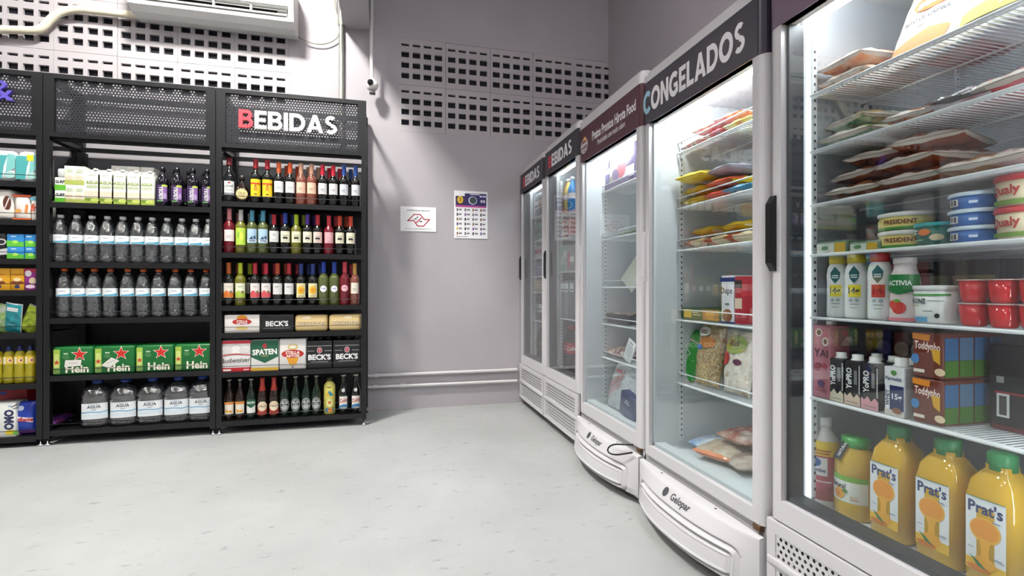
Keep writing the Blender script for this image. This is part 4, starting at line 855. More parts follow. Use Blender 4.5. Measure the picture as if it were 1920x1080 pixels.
        mb = MB(); art(mb, [('e', -.085, .226, .018, .019, GC)], fn, 1); mb.build('maker_emblem', bo); mb = MB(); art(mb, [('t', 'Gelopar', .02, .226, .026, .15, 0, .03, GC)], fn, 1); mb.build('maker_name', bo)
        for q in (-.2, .16): MB().lathe([(.005, 0), (.005, .0015), (.0005, .002)], DARK, 10).build('screw', bo, (q, -.012, .2592*f))
        hg = MB(); hg.rbox(w_/2-.048, -.004, zd-.022, w_/2-.016, .03, zd-.001, mat('6a5038', .4, .6), .003); hg.build('hinge', t)
        MB().box(-w_/2+.02, .0, .004, w_/2-.02, .03, .02, DARK).build('toe_shadow', t) if False else None
    else:
        z0, z1 = (.055, zd-.006); b = MB(); m1 = (z0+z1)/2; bw = .05 if kind == 'slots' else .035
        fx0, fx1 = -w_/2+bw, w_/2-bw; ua, ub = m1+.018, z1-.032; la, lb = z0+.03, m1-.016
        if kind == 'round': ua, ub, la, lb = m1+.012, z1-.038, z0+.03, m1-.02
        for a, bb, c, dd in ((-w_/2, z0, fx0, z1), (fx1, z0, w_/2, z1), (fx0, ub, fx1, z1), (fx0, lb, fx1, ua), (fx0, z0, fx1, la)): b.box(a, -.006, bb, c, .012, dd, COOLER)
        for a, bb in ((ua, ub), (la, lb)):
            if kind == 'round': b.holes(fx0, a, fx1, bb, 34, max(4, int((bb-a)/.016)), .0055, -.003, COOLER, True)
            else: b.holes(fx0, a, fx1, bb, 26, 5, 0, -.003, COOLER, False, (.0064, .0058))
        bo = b.build('base_grille', t)
        MB().box(fx0-.01, .012, z0+.01, fx1+.01, .018, z1-.01, mat('55575a', .7)).build('grille_backing', bo)
        MB().rbox(-w_/2+.005, -.012, z0+.002, w_/2-.005, -.004, z0+.02, COOLER, .004).build('grille_sill', bo)
        MB().rbox(-w_/2+.005, -.012, m1-.012, w_/2-.005, -.004, m1+.012, COOLER, .004).build('grille_rib', bo)
    return t, hd, do, w_
F = {}
PUR = mat('2e2636', .35); MAR = mat('4a1828', .35); NAVY = mat('25222b', .35)
F[1] = cooler('nearest display cooler, filled with juice bottles and dairy', .57, 1.332, 2.07, (1.822, 2.03), mat('6a5769', .35), .308, .372, .345, [1.611, 1.439, 1.275, 1.123, .933, .688], .10, 'round', mat('a9aeb3', .45), 1.8, 0, 48)  # header purple lightened: its reflective sheen is put into the colour
F[2] = cooler('frozen food display cooler with white lettering on a dark purple header', 1.342, 2.118, 2.01, (1.772, 1.962), PUR, .256, .302, .285, [1.64, 1.387, 1.194, .876, .586], .145, 'curved', LINER, 1.9, .045)
F[3] = cooler('ready meal display cooler with a maroon header', 2.124, 2.908, 2.05, (1.785, 1.985), MAR, .262, .326, .30, [1.606, 1.316, 1.027, .806, .6], .13, 'curved', LINER, 1.7, .035)
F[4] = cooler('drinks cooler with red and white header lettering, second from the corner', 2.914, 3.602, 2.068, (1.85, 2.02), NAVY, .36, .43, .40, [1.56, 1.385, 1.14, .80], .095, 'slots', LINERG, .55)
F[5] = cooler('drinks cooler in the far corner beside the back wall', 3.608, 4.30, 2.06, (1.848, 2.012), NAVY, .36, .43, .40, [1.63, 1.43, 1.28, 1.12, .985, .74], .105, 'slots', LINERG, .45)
LW = 'f0edf0'
w2 = F[2][3]; LWM = mat(LW, .4)
glyphs(F[2][1], 'CONGELADOS', -w2/2+.008, w2/2-.085, 1.818, .1, -.0035, .0012, [mat('9cc6d6', .4)]+[LWM]*9, .1)
w3 = F[3][3]
def head_part(nm, items): mb = MB(); art(mb, items, flat(-.002), 1); mb.build(nm, F[3][1])
head_part('title_line', [('t', 'Pratos Prontos Hirota Food', .075, 1.9, .05, .52, 0, .03, LW)])
head_part('tag_line', [('t', 'Praticidade com muito sabor.', .06, 1.845, .03, .34, 0, .01, LW)])
head_part('emblem', [('e', -w3/2+.085, 1.875, .055, .045, 'c9c3bd'), ('e', -w3/2+.085, 1.875, .046, .036, '6a3a44'), ('t', 'Hirota', -w3/2+.085, 1.885, .026, .085, .15, .03, LW), ('t', 'food', -w3/2+.085, 1.855, .02, .06, .15, .03, LW), ('e', -w3/2+.095, 1.915, .02, .012, 'd9a04a')])
for i, hzc in ((4, 1.892), (5, 1.887)):
    wv = F[i][3]; glyphs(F[i][1], 'BEBIDAS', -wv/2+.10, wv/2-.11, hzc, .088, -.0035, .0012, [mat('c9303c', .4)]+[LWM]*6)
# handles
def handle(i, z0, z1, c=mat('0d0d10', .35)):
    x = -F[i][3]/2+.022; q = .016 if i == 1 else .009; zs = [(0, z0), (q, z0+.025), (q, z1-.025), (0, z1)]
    MB().prism([(-a-.0-.004, b) for a, b in zs][::-1]+[(.0, z0), (.0, z1)][::1], x-.012, x+.012, c, 'x').build('handle', F[i][2])
handle(1, 1.072, 1.305); handle(4, 1.09, 1.3); handle(5, 1.09, 1.3)
for i in (2, 3): handle(i, 1.05, 1.28, COOLER)
P = [(.33, -.012, .268), (.30, -.04, .262), (.255, -.068, .252), (.225, -.084, .235), (.22, -.094, .215), (.24, -.092, .205), (.28, -.078, .21), (.32, -.056, .225), (.36, -.034, .242)]
tt = thing('cooler_cable', 'black cable loop hanging over the maroon cooler base', 'cable', F[3][0].location, FRONT); MB().tube(smooth(P), .004, BLACK2).build('cable', tt)

# ------------------------------------------------------------------ contents of the nearest cooler
def shY(px, X): return fy(px, X)
XF = COOLER_X+.112            # just behind the shelf front
def at1(px, depth=.0): return (XF+depth, fy(px, XF))
def cool_carton(px0, px1, level, top_px, depth, base, items, name, label, cat='carton', r=.003, X=XF, extra=None, group=None, back=0):
    ya, yb = fy(px0, X), fy(px1, X); pm = (px0+px1)/2; h = zz(pm, top_px, X=X)-level; w_ = ya-yb
    sc_ = lambda its: its(w_, h) if callable(its) else its
    return carton(name, label, cat, (X+depth/2+back, min((ya+yb)/2, 1.27-w_/2), level), FRONT, w_-.002, depth, h, base, sc_(items), r, group, extra=extra)
S = [1.611, 1.439, 1.275, 1.123, .933, .688]; FL = .3495
# floor: bottles
def juice(px, R, H, label, kind):
    X = XF+R+.012; y = fy(px, X)
    if kind == 'prats':
        pr = [(R*.9, 0), (R, .008), (R, .175), (R*.98, .20), (R*.86, .232), (R*.62, .252), (R*.46, .262), (R*.45, .272)]
        lab = (R, R*.72, .035, .20, 'e9ebee', [('r', -R*.72, .035, R*.72, .06, 'f0c23a'), ('t', "Prat's", 0, .178, .024, R*1.25, 0, .03, '2a3a6a'), ('e', 0, .13, .03, .028, 'eeb23a'), ('e', -.001, .131, .027, .024, 'e8982a'), ('p', [(-.012, .112), (.012, .112), (.008, .085), (.009, .06), (-.009, .06), (-.007, .085)], 'edae30'), ('e', .0, .058, .022, .014, 'edae30'), ('e', -.012, .042, .024, .007, 'd9822a'), ('p', [(-.03, .068), (-.012, .058), (.006, .042), (-.014, .048)], '3a7a4a'), ('r', -R*.72, .199, R*.72, .201, '4a7a4a'), ('r', .015, .154, .03, .157, '8a9ab0'), ('r', -.032, .085, -.02, .087, '8a9ab0'), ('r', .018, .075, .034, .078, '8a9ab0')], R*.985)
        t = bottle('juice_bottle', label, 'bottle', (X, y, FL), FRONT, pr, ORANGE, ([(R*.5, .262), (R*.5, .295), (R*.45, .3), (.0005, .3)], mat('2f8a52', .35)), lab, 'large orange juice bottles', n=32, ex=4)
    elif kind == 'natural':
        pr = [(R*.92, 0), (R, .008), (R, .045), (R*.97, .05), (R*.97, .125), (R, .13), (R*.95, .17), (R*.75, .195), (R*.6, .204), (R*.58, .212)]
        lab = (R*.985, R*1.25, .05, .125, 'e4e7df', [('r', -R*1.25, .11, R*1.25, .125, '7ab03a'), ('t', 'Natural', -.012, .095, .014, .05, 0, .02, '2a2a2a'), ('e', -.005, .072, .016, .016, 'e0a03a'), ('e', -.012, .07, .01, .012, 'd98a2a'), ('e', .012, .082, .008, .005, '5a8a3a'), ('r', .025, .06, .045, .063, 'c98a5a'), ('r', .025, .068, .045, .07, 'c98a5a')])
        t = bottle('juice_bottle', label, 'bottle', (X, y, FL), FRONT, pr, clear('e3c04a', .07, 4, .05, body='d9b23c', body_fac=.85), ([(R*.66, .205), (R*.66, .232), (.0005, .233)], mat('3aa545', .35)), lab, None, n=28)
        mb = MB(); art(mb, [('p', [(-.011, -.035), (.011, -.035), (.011, .03), (-.011, .03)], '2a2a2c'), ('t', 'NATURAL', 0, -.002, .008, .045, PI/2, .03, 'd9d9d9')], flat(0), 1, pr=.4); mb.build('neck_tag', t, (-.004, -R*.8, .2), (-.5, .18, 0))
    return t
ORANGE = clear('e8c22a', .07, 4, .06, body='dcae2e', body_fac=.9)
R = .042; X = XF+R+.01
bottle('yogurt_bottle', 'pink and yellow drinkable yogurt bottle at the left of the cooler floor', 'bottle', (X, fy(1545, X), FL), FRONT+.5, [(R*.9, 0), (R, .01), (R*.98, .05), (R*.9, .1), (R*.97, .15), (R, .17), (R*.9, .2), (R*.6, .222), (R*.46, .232), (R*.45, .25)], mat('d9d4d2', .3),
   ([(R*.5, .24), (R*.5, .268), (.0005, .269)], mat('e6e6e6', .35)), (R*1.0, .056, .0, .0, None, [('r', -.06, .155, .06, .2, 'e0c22a'), ('r', -.06, .02, .06, .155, mat('b0525c', .4)), ('p', [(-.06, .06), (.0, .05), (.06, .08), (.06, .02), (-.06, .02)], '9a4a4a'), ('r', -.034, .095, .02, .15, 'dcd9d6'), ('e', -.01, .135, .014, .013, '3a5a9a'), ('t', 'Itambe', -.006, .112, .011, .05, 0, .03, '3a3a6a'), ('r', -.03, .17, .03, .174, 'a8541a'), ('r', -.026, .161, .026, .165, 'a8541a'), ('r', -.03, .075, .03, .08, 'e0c0c0')]), None, n=26)
bottle('yogurt_bottle', 'white-capped bottle behind the pink and yellow yogurt bottle', 'bottle', (X+.14, fy(1590, X+.14), FL), FRONT, [(R*.9, 0), (R, .01), (R*.98, .05), (R*.9, .1), (R*.97, .15), (R, .17), (R*.9, .2), (R*.6, .222), (R*.46, .232), (R*.45, .25)], mat('c9bf6a', .35), ([(R*.5, .24), (R*.5, .268), (.0005, .269)], mat('d9d9d6', .35)))
juice(1605, .0555, .24, 'rounded yellow juice bottle with green cap and dark neck tag', 'natural')
for i, px in enumerate((1686, 1778, 1880)): juice(px, .0535, .3, 'big orange juice bottle with white fruit label, %s of three' % ['left', 'middle', 'right'][i], 'prats')
# shelf 6: cartons
cool_carton(1523, 1555, S[5], 610, .075, 'b5707c', lambda w_, h: [('e', -.008, h*.9, .012, .012, 'd9c3bd'), ('e', -.008, h*.9, .008, .008, '6a3a3a'), ('e', .015, h*.78, .011, .013, 'e0d5cc'), ('e', .015, h*.78, .006, .008, '7a4a42'), ('t', 'YAI', 0, h*.62, .024, w_*.8, 0, .0, '3a2428'), ('e', -.012, h*.42, .013, .013, '8a2a3c'), ('e', .014, h*.44, .009, .01, 'a83a4a'), ('e', .0, h*.2, .012, .01, '5a3a6a'), ('r', -.02, h*.1, .02, h*.11, '7a3a4a'), ('r', -.015, h*.14, .015, h*.15, '7a3a4a')], 'plant_drink_carton', 'tall dusty pink drink carton at the left of its shelf',
   extra=lambda t: MB().lathe([(.013, 0), (.013, .012), (.0005, .013)], WHITE, 14).build('cap', t, (0, 0, zz(1535, 610, X=XF)-S[5])))
def yo(px, i, back=0, h=.125):
    w_ = .05; X = XF+.027; t = carton('protein_drink', ('black protein drink carton with white screw cap, %s of three in front' if not back else 'black protein drink carton behind the front ones, %s of three') % ORD[i], 'carton', (X+back, fy(px, X)-back*.25, S[5]), FRONT, w_, .05, h, '1a1a1e',
      [('p', [(-w_/2, 0), (w_/2, 0), (w_/2, .024), (.015, .034), (.005, .022), (-.006, .036), (-.016, .024), (-w_/2, .032)], ['c9c0a8', 'd0b8a4', 'd59aa4'][i]), ('t', 'YoPRO', -.01, .075, .016, .06, PI/2, .03, 'eeeeee'), ('r', .006, .06, .016, .1, '77777a'), ('r', .021, .035, .0245, .115, 'b9b9bb'), ('r', -.02, .008, .02, .01, '8a8070')], .003, 'protein drink cartons',
      extra=lambda q: (MB().lathe([(.017, 0), (.017, .003), (.014, .004), (.014, .017), (.0005, .018)], WHITE, 14).build('cap', q, (-.004, 0, h))))
for i, px in enumerate((1580, 1611, 1644)):
    yo(px, i)
for i, px in enumerate((1600, 1631, 1665)): yo(px, i, .07)
def whey(w_, h): return [('r', -w_/2, h*.62, w_/2, h, 'e6e6e8'), ('r', -w_/2, 0, w_/2, h*.12, 'cfc8c0'), ('r', -w_/2, h*.12, w_/2, h*.62, '1d2c5e'), ('r', -w_/2+.002, h*.12, -w_/2+.014, h*.64, 'e6e6e8'), ('t', 'WHEY', -w_/2+.008, h*.36, .01, h*.42, PI/2, .03, '2a3050'), ('t', '15g', .008, h*.4, .014, .03, 0, .03, 'e9e9ee'), ('e', .0, h*.88, .008, .006, '4a8a3a'), ('t', 'Parmalat', 0, h*.76, .009, w_*.85, 0, .02, '3a4a6a'), ('e', .008, h*.12, .012, .008, '8a5a42')]
cool_carton(1659, 1695, S[5], 688, .05, 'd0d2d6', whey, 'whey_carton', 'blue and white whey carton with white cap between cartons', extra=lambda t: MB().lathe([(.018, 0), (.018, .004), (.015, .005), (.015, .022), (.0005, .023)], WHITE, 14).build('cap', t, (0, 0, zz(1677, 688, X=XF)-S[5])))
hT = .112
for j in (0, 1):
    X = XF+.005; ya, yb = fy(1711, X), fy(1768, X); w_ = ya-yb
    t = carton('chocolate_milk_pack', 'brown chocolate milk multipack, %s of the stack' % ('lower', 'upper')[j], 'pack', (X+.1, (ya+yb)/2, S[5]+j*hT), FRONT, w_, .2, hT-.002, mat('6a2a18', .35),
      [('p', [(-w_/2, hT-.004), (w_*.1, hT-.006), (w_*.06, hT-.022), (-w_/2, hT-.018)], 'e08a1f'), ('t', 'Toddynho', 0, .078, .018, w_*.85, -.05, .05, 'b02a22'), ('t', 'Toddynho', 0, .0785, .018, w_*.85, -.05, .02, 'efe6dc'), ('p', [(.01, .072), (w_*.42, .07), (w_*.42, .035), (.015, .045)], 'd9a52a'), ('e', -.028, .045, .01, .012, '3a7ab5'), ('r', -w_/2+.004, .012, -w_/2+.03, .02, 'e6d9cc'), ('e', .03, .018, .012, .009, 'e0c9a8')], .004, 'stacked chocolate milk packs')
    mb = MB()
    for k in range(4): mb.box(w_/2+.0006, -.095+k*.048, .006, w_/2+.0012, -.052+k*.048, .045, mat('4a7a2a', .4)); mb.box(w_/2+.0006, -.095+k*.048, .046, w_/2+.0012, -.052+k*.048, .1, mat(['3a6a9a', '5a7a9a'][k % 2], .4))
    mb.build('side_print', t)
ya = fy(1846, XF+.12)
carton('dark_carton', 'black carton with small white label at the right of its shelf', 'box', (XF+.2, ya-.07, S[5]), FRONT, .12, .16, .2, '141318', [('r', -.05, .085, .05, .09, '8a2a2a'), ('r', -.045, .03, -.02, .085, 'cfcfcf'), ('r', -.04, .035, -.025, .08, '3a3a3a'), ('r', -.055, .0, .055, .012, '5a1a24'), ('r', -.045, .11, -.03, .125, '8a8a8a')], .003)
for i, (px, c1, c2) in enumerate(((1618, '5a3f5c', '8a6a8a'), (1650, '3a3a7a', '6a6ab0'), (1683, '8a4a4a', 'c9b0a0'), (1715, '5a5a62', 'b9b9bd'), (1752, '6a5a2a', 'c9b04a'))):
    carton('back_carton', 'tall dim carton standing behind the black protein drinks, %s from left' % ORD[i], 'carton', (XF+.25, fy(px, XF+.2), S[5]), FRONT, .07, .07, .2, c1, [('e', .0, .15, .022, .022, c2), ('r', -.025, .05, .025, .09, c2)], .003, 'cartons behind the protein drinks')
for i, (px, c1, c2) in enumerate(((1680, 'b03a40', 'd9a5a5'), (1722, '7a1f2a', 'a8505a'), (1765, '3a3a40', '8a8a6a'), (1800, '4a4438', '9a8a5a'), (1840, '3a3a40', '8a8458'))):
    carton('back_carton', 'dim pack at the back of the yogurt shelf, %s from left' % ORD[i], 'carton', (XF+.22, fy(px, XF+.18), S[4]), FRONT, .075, .08, .16, c1, [('r', -.03, .08, .03, .12, c2)], .003, 'packs behind the yogurt bottles')
# shelf 5: bottles of yogurt
def prot_bottle(px, i):
    R = .029; X = XF+R+.004; cc = ['d9c22a', 'd9c22a', 'b82f38'][i]
    bottle('protein_yogurt', ['white yogurt bottle with yellow cap, left of two', 'white yogurt bottle with yellow cap, right of two', 'white yogurt bottle with red cap and red panel'][i], 'bottle', (X, fy(px, X), S[4]), FRONT+.5, [(R*.92, 0), (R, .006), (R*.98, .03), (R*.96, .1), (R*1.0, .125), (R*.88, .147), (R*.7, .158), (R*.68, .166)], mat('e9ebea', .3),
      ([(R*.78, .158), (R*.78, .182), (.0005, .183)], mat(cc, .35)), (R, .03, 0, 0, None, [('p', [(0, .15), (.013, .132), (.011, .115), (0, .1), (-.011, .115), (-.013, .132)], '1d5a5e'), ('r', -.008, .122, .008, .125, 'd9e6e6'), ('r', -.008, .116, .008, .119, 'd9e6e6'), ('r', -.014, .062, .016, .096, ['e3d22a', 'e3d22a', 'c0392f'][i]), ('t', '14g' if i < 2 else '14', .0, .08, .016, .026, 0, .03, '2a2a1a' if i < 2 else '8a1a1a'), ('r', -.01, .04, .012, .042, '6a7a7a'), ('e', -.007, .052, .005, .005, '9aa5a5'), ('e', .007, .052, .005, .005, '9aa5a5'), ('r', -.008, .03, .008, .032, '8a9a9a')]), 'white yogurt bottles', n=24)
for i, px in enumerate((1571, 1606, 1650)): prot_bottle(px, i)
R = .034; X = XF+R+.004
bottle('yogurt_bottle', 'yogurt bottle with green sleeve and strawberry print', 'bottle', (X, fy(1697, X), S[4]), FRONT+.25, [(R*.98, 0), (R, .006), (R*.93, .06), (R*.9, .075), (R, .1), (R*.9, .12), (R*.74, .134), (R*.68, .155)], mat('e3d5d6', .3), ([(R*.75, .15), (R*.75, .166), (.0005, .167)], mat('e6e0e0', .35)),
  (R, .03, 0, 0, None, [('r', -.05, .082, .05, .122, mat('1f7a3c', .35)), ('p', [(-.04, .082), (0, .07), (.04, .082)], mat('1f7a3c', .35)), ('t', 'ACTIVIA', .0, .1, .012, .056, 0, .03, 'eef5ee'), ('e', .0, .036, .016, .016, 'c83a34'), ('e', -.014, .044, .011, .011, 'd04a3e'), ('e', -.003, .054, .008, .004, '6aa53a'), ('r', -.06, .002, .06, .01, 'd9808c')]), n=28)
X = XF+.045
tb = [(.036, 0), (.04, .005), (.045, .088), (.047, .089), (.047, .1), (.0005, .101)]
def tub(name, label, px, level, prof, mats_, items, X, Rl, z0, z1, col, hw_=.04, group=None, lid=None):
    t = thing(name, label, 'tub', (X, fy(px, X), level), FRONT, group)
    ob('tub', MB().lathe(prof, mats_, 26).mesh('tub'), t)
    if lid: ob('lid', MB().lathe(lid[0], lid[1], 26).mesh('lid'), t)
    mb = MB(); art(mb, ([('r', -hw_, z0, hw_, z1, col)] if col else [])+items, bend(Rl), .012); mb.build('label', t)
    return t
tub('yogurt_tub', 'white yogurt tub with green line beside the strawberry yogurt', 1758, S[4], [(.04, 0), (.043, .005), (.047, .082)], mat('e4e7e4', .35), [('r', -.055, .068, .055, .073, '4a9a4a'), ('t', 'DANONE', -.022, .055, .012, .055, 0, .03, '2a3a3a'), ('r', -.04, .042, -.01, .044, '9ab04a'), ('r', .0, .03, .02, .032, '6a7a7a'), ('r', -.02, .004, .01, .016, '5a9ac0'), ('e', .028, .02, .005, .006, '2a2a2a'), ('r', .01, .055, .04, .057, '8a9a9a')], X, .0475, 0, 0, None, lid=([(.049, .082), (.049, .093), (.0005, .094)], mat('e0e3e2', .3)))
REDC = clear('d93a3a', .06, 4, .05, body='c41f26', body_fac=.9)
for j in (0, 1):
    for i in range(3):
        X = XF+.035; px = (1827, 1884, 1945)[i]
        t = thing('gelatin_cup', 'red gelatin cup, %s, %s one from the left' % (('lower layer', 'upper layer')[j], ORD[i]), 'cup', (X, fy(px, X), S[4]+j*.054), FRONT, 'red gelatin cups')
        ob('cup', cached('gcup', lambda: MB().lathe([(.02, 0), (.024, .006), (.0285, .05)], REDC, 22).mesh('cup')), t)
        ob('lid', cached('glid', lambda: MB().lathe([(.031, .05), (.031, .0525), (.0005, .053)], mat('c9a5a5', .3), 22).mesh('lid')), t)
# shelf 4: tubs
lv = S[3]
for i, (a, b) in enumerate(((1530, 1588), (1592, 1648))):
    t = cool_carton(a, b, lv, 452, .09, mat('6f8a72', .35), lambda w_, h: [('r', -w_/2+.004, .002, w_*.1, h-.006, 'cfd5c8'), ('e', -w_*.2, h*.45, .012, .006, '5a8a5a'), ('r', w_*.12, .002, w_/2-.004, h-.006, 'c9a52a')], 'pate_box', 'low green and yellow box on the tub shelf, %s of two' % ('left', 'right')[i], 'box', .004, extra=lambda q: None)
def pres(w_): return [('r', -.075, .006, .075, .028, 'dcc97a'), ('r', -.075, .0, .075, .007, '3a8a3a'), ('t', 'PRESIDENT', .024, .02, .011, .075, 0, .03, '6a2a1a'), ('e', -.045, .018, .016, .008, 'e6dca0')]
LIDW = ([(.061, .034), (.0635, .036), (.0635, .044), (.057, .046), (.0005, .0465)], mat('e3e2df', .3))
for j in (0, 1):
    tub('cheese_tub', 'yellow and green cheese tub with white lid, %s of the stack' % ('lower', 'upper')[j], 1700, lv+.002+j*.0475, [(.052, 0), (.055, .003), (.06, .034)], mat('d9c97c', .35), pres(0), XF+.066, .0605, 0, 0, None, lid=LIDW, group='cheese tubs')
tub('pate_tub', 'teal tub with orange picture between cheese and blue tubs', 1757, lv+.002, [(.036, 0), (.038, .003), (.043, .046)], mat('2a6a5c', .35), [('e', .0, .032, .014, .008, 'd9742a'), ('r', -.034, .036, -.016, .039, 'dfe6df'), ('r', -.034, .029, -.018, .032, 'dfe6df'), ('r', -.03, .012, .0, .014, 'a9c9b5'), ('e', .026, .018, .014, .008, 'c9b89a')], XF+.046, .0435, 0, 0, None, lid=([(.044, .046), (.046, .048), (.046, .055), (.0005, .057)], mat('2fa0a5', .35)))
for j in (0, 1, 2):
    tub('cream_cheese_tub', 'blue cream cheese tub with white rim, %s of three stacked' % ('bottom', 'middle', 'top')[j], 1829, lv+.002+j*.039, [(.037, 0), (.039, .003), (.045, .028)], mat('2d6cb5', .3), [('r', -.03, .006, -.006, .022, 'e6e6e6'), ('r', -.026, .008, -.022, .02, '2a2a2a'), ('r', -.02, .008, -.018, .02, '2a2a2a'), ('r', -.015, .008, -.01, .02, '2a2a2a'), ('r', .015, .01, .03, .016, 'c9d9ee')], XF+.05, .0455, 0, 0, None, lid=([(.048, .028), (.05, .03), (.05, .034), (.046, .0375), (.0005, .038)], mat('cfe0ee', .3)), group='blue cream cheese tubs')
for j in (0, 1):
    tub('spread_tub', 'cream tub with red lid and script, %s of two' % ('lower', 'upper')[j], 1922, lv+.002+j*.069, [(.04, 0), (.042, .003), (.047, .055)], mat('dccfae', .35), [('t', 'Qualy', -.012, .036, .018, .06, .05, .03, 'a83030'), ('r', -.06, .004, .06, .014, '6a8a3a')], XF+.05, .0475, 0, 0, None, lid=([(.049, .055), (.05, .058), (.048, .068), (.0005, .0685)], mat('b8323a', .3)))
# shelf 3 to 1: bags
MEAT = multi(['3a1c14', '6a3420', '8a4a2c', 'a86a44'], 12, .25); SAUS = multi(['8a5a3a', 'b58a5e', '7a3a28'], 14, .25); CREAM = multi(['d9c9b0', 'e6dccb'], 20, .3); FILM = clear('e6e6e6', .12, 3, .1, .6, 40)
RIM = mat('cfc4b8', .25)
bx = XF+.14
def bag1(px, level, w_, l_, t_, film, label, rz=0, z=0, dx=0, rim=RIM, seed=0, name='meat_bag', items=(), cat='bag', group='bags of meat on the wire shelf', wr=.004):
    X = XF+l_/2+.008+dx; return pouch(name, label, cat, (X, min(fy(px, XF+.03), 1.268-w_/2), level+.003+z), 0, w_, l_, t_, film, items, rim, True, (0, 0, FRONT+rz), group, seed, wr)
lv = S[2]
bag1(1598, lv, .17, .24, .05, MEAT, 'dark brown vacuum pack of meat, bottom of the left stack', .1, 0, 0, seed=11)
bag1(1603, lv, .17, .24, .05, MEAT, 'dark brown vacuum pack of meat, middle of the left stack', -.15, .046, .02, seed=12)
bag1(1612, lv, .16, .22, .05, MEAT, 'dark brown vacuum pack of meat, top of the left stack', .25, .092, .03, seed=13)
bag1(1705, lv, .17, .24, .05, multi(['7a3018', '9a4a26', '5a2414'], 12, .25), 'reddish brown vacuum pack of meat, bottom of the middle stack', .1, 0, 0, seed=14)
bag1(1708, lv, .17, .24, .05, multi(['7a3018', '9a4a26', '5a2414'], 12, .25), 'reddish brown vacuum pack of meat, middle of the middle stack', -.1, .046, .0, seed=15)
bag1(1712, lv, .16, .22, .05, multi(['7a3018', 'a3552c', '5a2414'], 12, .25), 'reddish brown vacuum pack of meat, top of the middle stack', .3, .092, .01, seed=16)
bag1(1820, lv, .15, .24, .05, SAUS, 'tan sausage pack on the meat shelf', .1, 0, 0, seed=17)
bag1(1912, lv, .12, .24, .05, multi(['c9a0a0', 'e0cfcc', '9a4a4a'], 12, .25), 'pale pink meat pack at the right end of the meat shelf', -.1, 0, 0, seed=18)
lv = S[1]
bag1(1560, lv, .17, .26, .05, multi(['dfe6da', 'b9cfae', '3f8a55', 'd98a4a'], 9, .3), 'white, green and orange bag on the second shelf, lower left', .05, 0, 0, seed=21, group='bags on the second shelf')
bag1(1575, lv, .15, .24, .045, multi(['dfe6da', 'cfe0cc', '3f8a55', 'd9843a'], 10, .3), 'white, green and orange bag on the second shelf, upper left', -.1, .052, .03, seed=22, group='bags on the second shelf')
bag1(1697, lv, .13, .24, .045, multi(['6a3a1c', 'a5622e', 'c98a4a'], 16, .25), 'brown sausage bag in the middle of the second shelf', .2, 0, 0, seed=23, group='bags on the second shelf')
bag1(1800, lv, .17, .24, .05, multi(['c9c6cf', 'dadae0', 'b04a4a'], 8, .12), 'clear and red pack of cold cuts on the second shelf', .15, 0, 0, FILM, 24, group='bags on the second shelf')
bag1(1905, lv, .15, .25, .055, multi(['b03a40', 'd9606a', 'c9a5a8'], 10, .2), 'red pack of cold cuts at the right end of the second shelf', -.1, 0, 0, seed=25, group='bags on the second shelf')
lv = S[0]
OR = multi(['e3b48a', 'd98a4a', 'ead9c5'], 8, .3)
bag1(1578, lv, .15, .26, .05, OR, 'orange and cream flat pack, lower one at the left of the top shelf', .05, 0, 0, seed=31, group='bags on the top shelf')
bag1(1585, lv, .15, .26, .05, OR, 'orange and cream flat pack, upper one at the left of the top shelf', -.05, .046, .0, seed=32, group='bags on the top shelf')
pouch('bread_bag', 'large white and orange bag with dark letters leaning on the top shelf', 'bag', (XF+.06, fy(1700, XF+.02), lv+.003), 0, .165, .235, .045, mat('e9ddd2', .3), [('e', .01, .165, .055, .03, 'd9682f'), ('t', 'seara', .012, .168, .03, .09, .1, .04, 'f0e6dc'), ('t', 'PEITO DE CAIPIRA', .0, .115, .014, .115, .05, .03, '3a3a44'), ('r', -.02, .09, .0, .096, '77777a'), ('p', [(-.075, .02), (.06, .02), (.07, .06), (.02, .07), (-.07, .045)], 'd98a4a')], rim=mat('e0c9b5', .3), rot=(-.42, 0, FRONT), seed=33, wr=.002)
pouch('bread_bag', 'white and yellow bag leaning at the right of the top shelf', 'bag', (XF+.06, fy(1838, XF+.02), lv+.003), 0, .165, .22, .045, mat('e6e4d2', .3), [('p', [(-.07, .03), (.07, .03), (.07, .08), (-.07, .06)], 'd9c94a'), ('r', -.05, .15, .05, .156, '8a8a8a'), ('e', .02, .12, .04, .015, 'dccf6a')], rot=(-.42, 0, FRONT), seed=34, wr=.002)
bag1(1725, lv, .15, .14, .03, multi(['b02a30', 'c8545a', 'd9c9c9'], 10, .3), 'red packet lying under the leaning bread bag', 0, 0, .12, seed=35, group='bags on the top shelf')

# ------------------------------------------------------------------ frozen food cooler
X2 = COOLER_X+.16
def bag2(px, level, w_, l_, t_, film, label, rz=0, z=0, dx=0, rim=None, seed=0, group='bags in the frozen food cooler', name='frozen_bag', wr=.004):
    X = X2+l_/2+dx; return pouch(name, label, 'bag', (X, min(fy(px, X2+.02), 2.056-w_/2), level+.003+z), 0, w_, l_, t_, film, (), rim, True, (0, 0, FRONT+rz), group, seed, wr)
RED1 = multi(['e6dcd6', 'b5404a', 'e9c9c0', '6a8a4a'], 14, .3); YEL = multi(['e8c21f', 'e3b81a', 'f0d23a', '2a7a6a', 'c9402a'], 9, .3, 'voronoi'); YEL2 = multi(['e9c622', 'efd44a', 'e3b81a'], 8, .3)
lv = 1.64
for i, px in enumerate((1305, 1345, 1383)): bag2(px, lv, .15, .3, .05, (RED1, multi(['e6d5cf', 'a8323c', '4a4a5a'], 14, .3), multi(['e3d9a8', 'd9c94a', 'b0493a'], 12, .3))[i], 'frozen food bag on the top wire shelf, %s from the left' % ORD[i], .1*(i-1), .0, .0, seed=41+i)
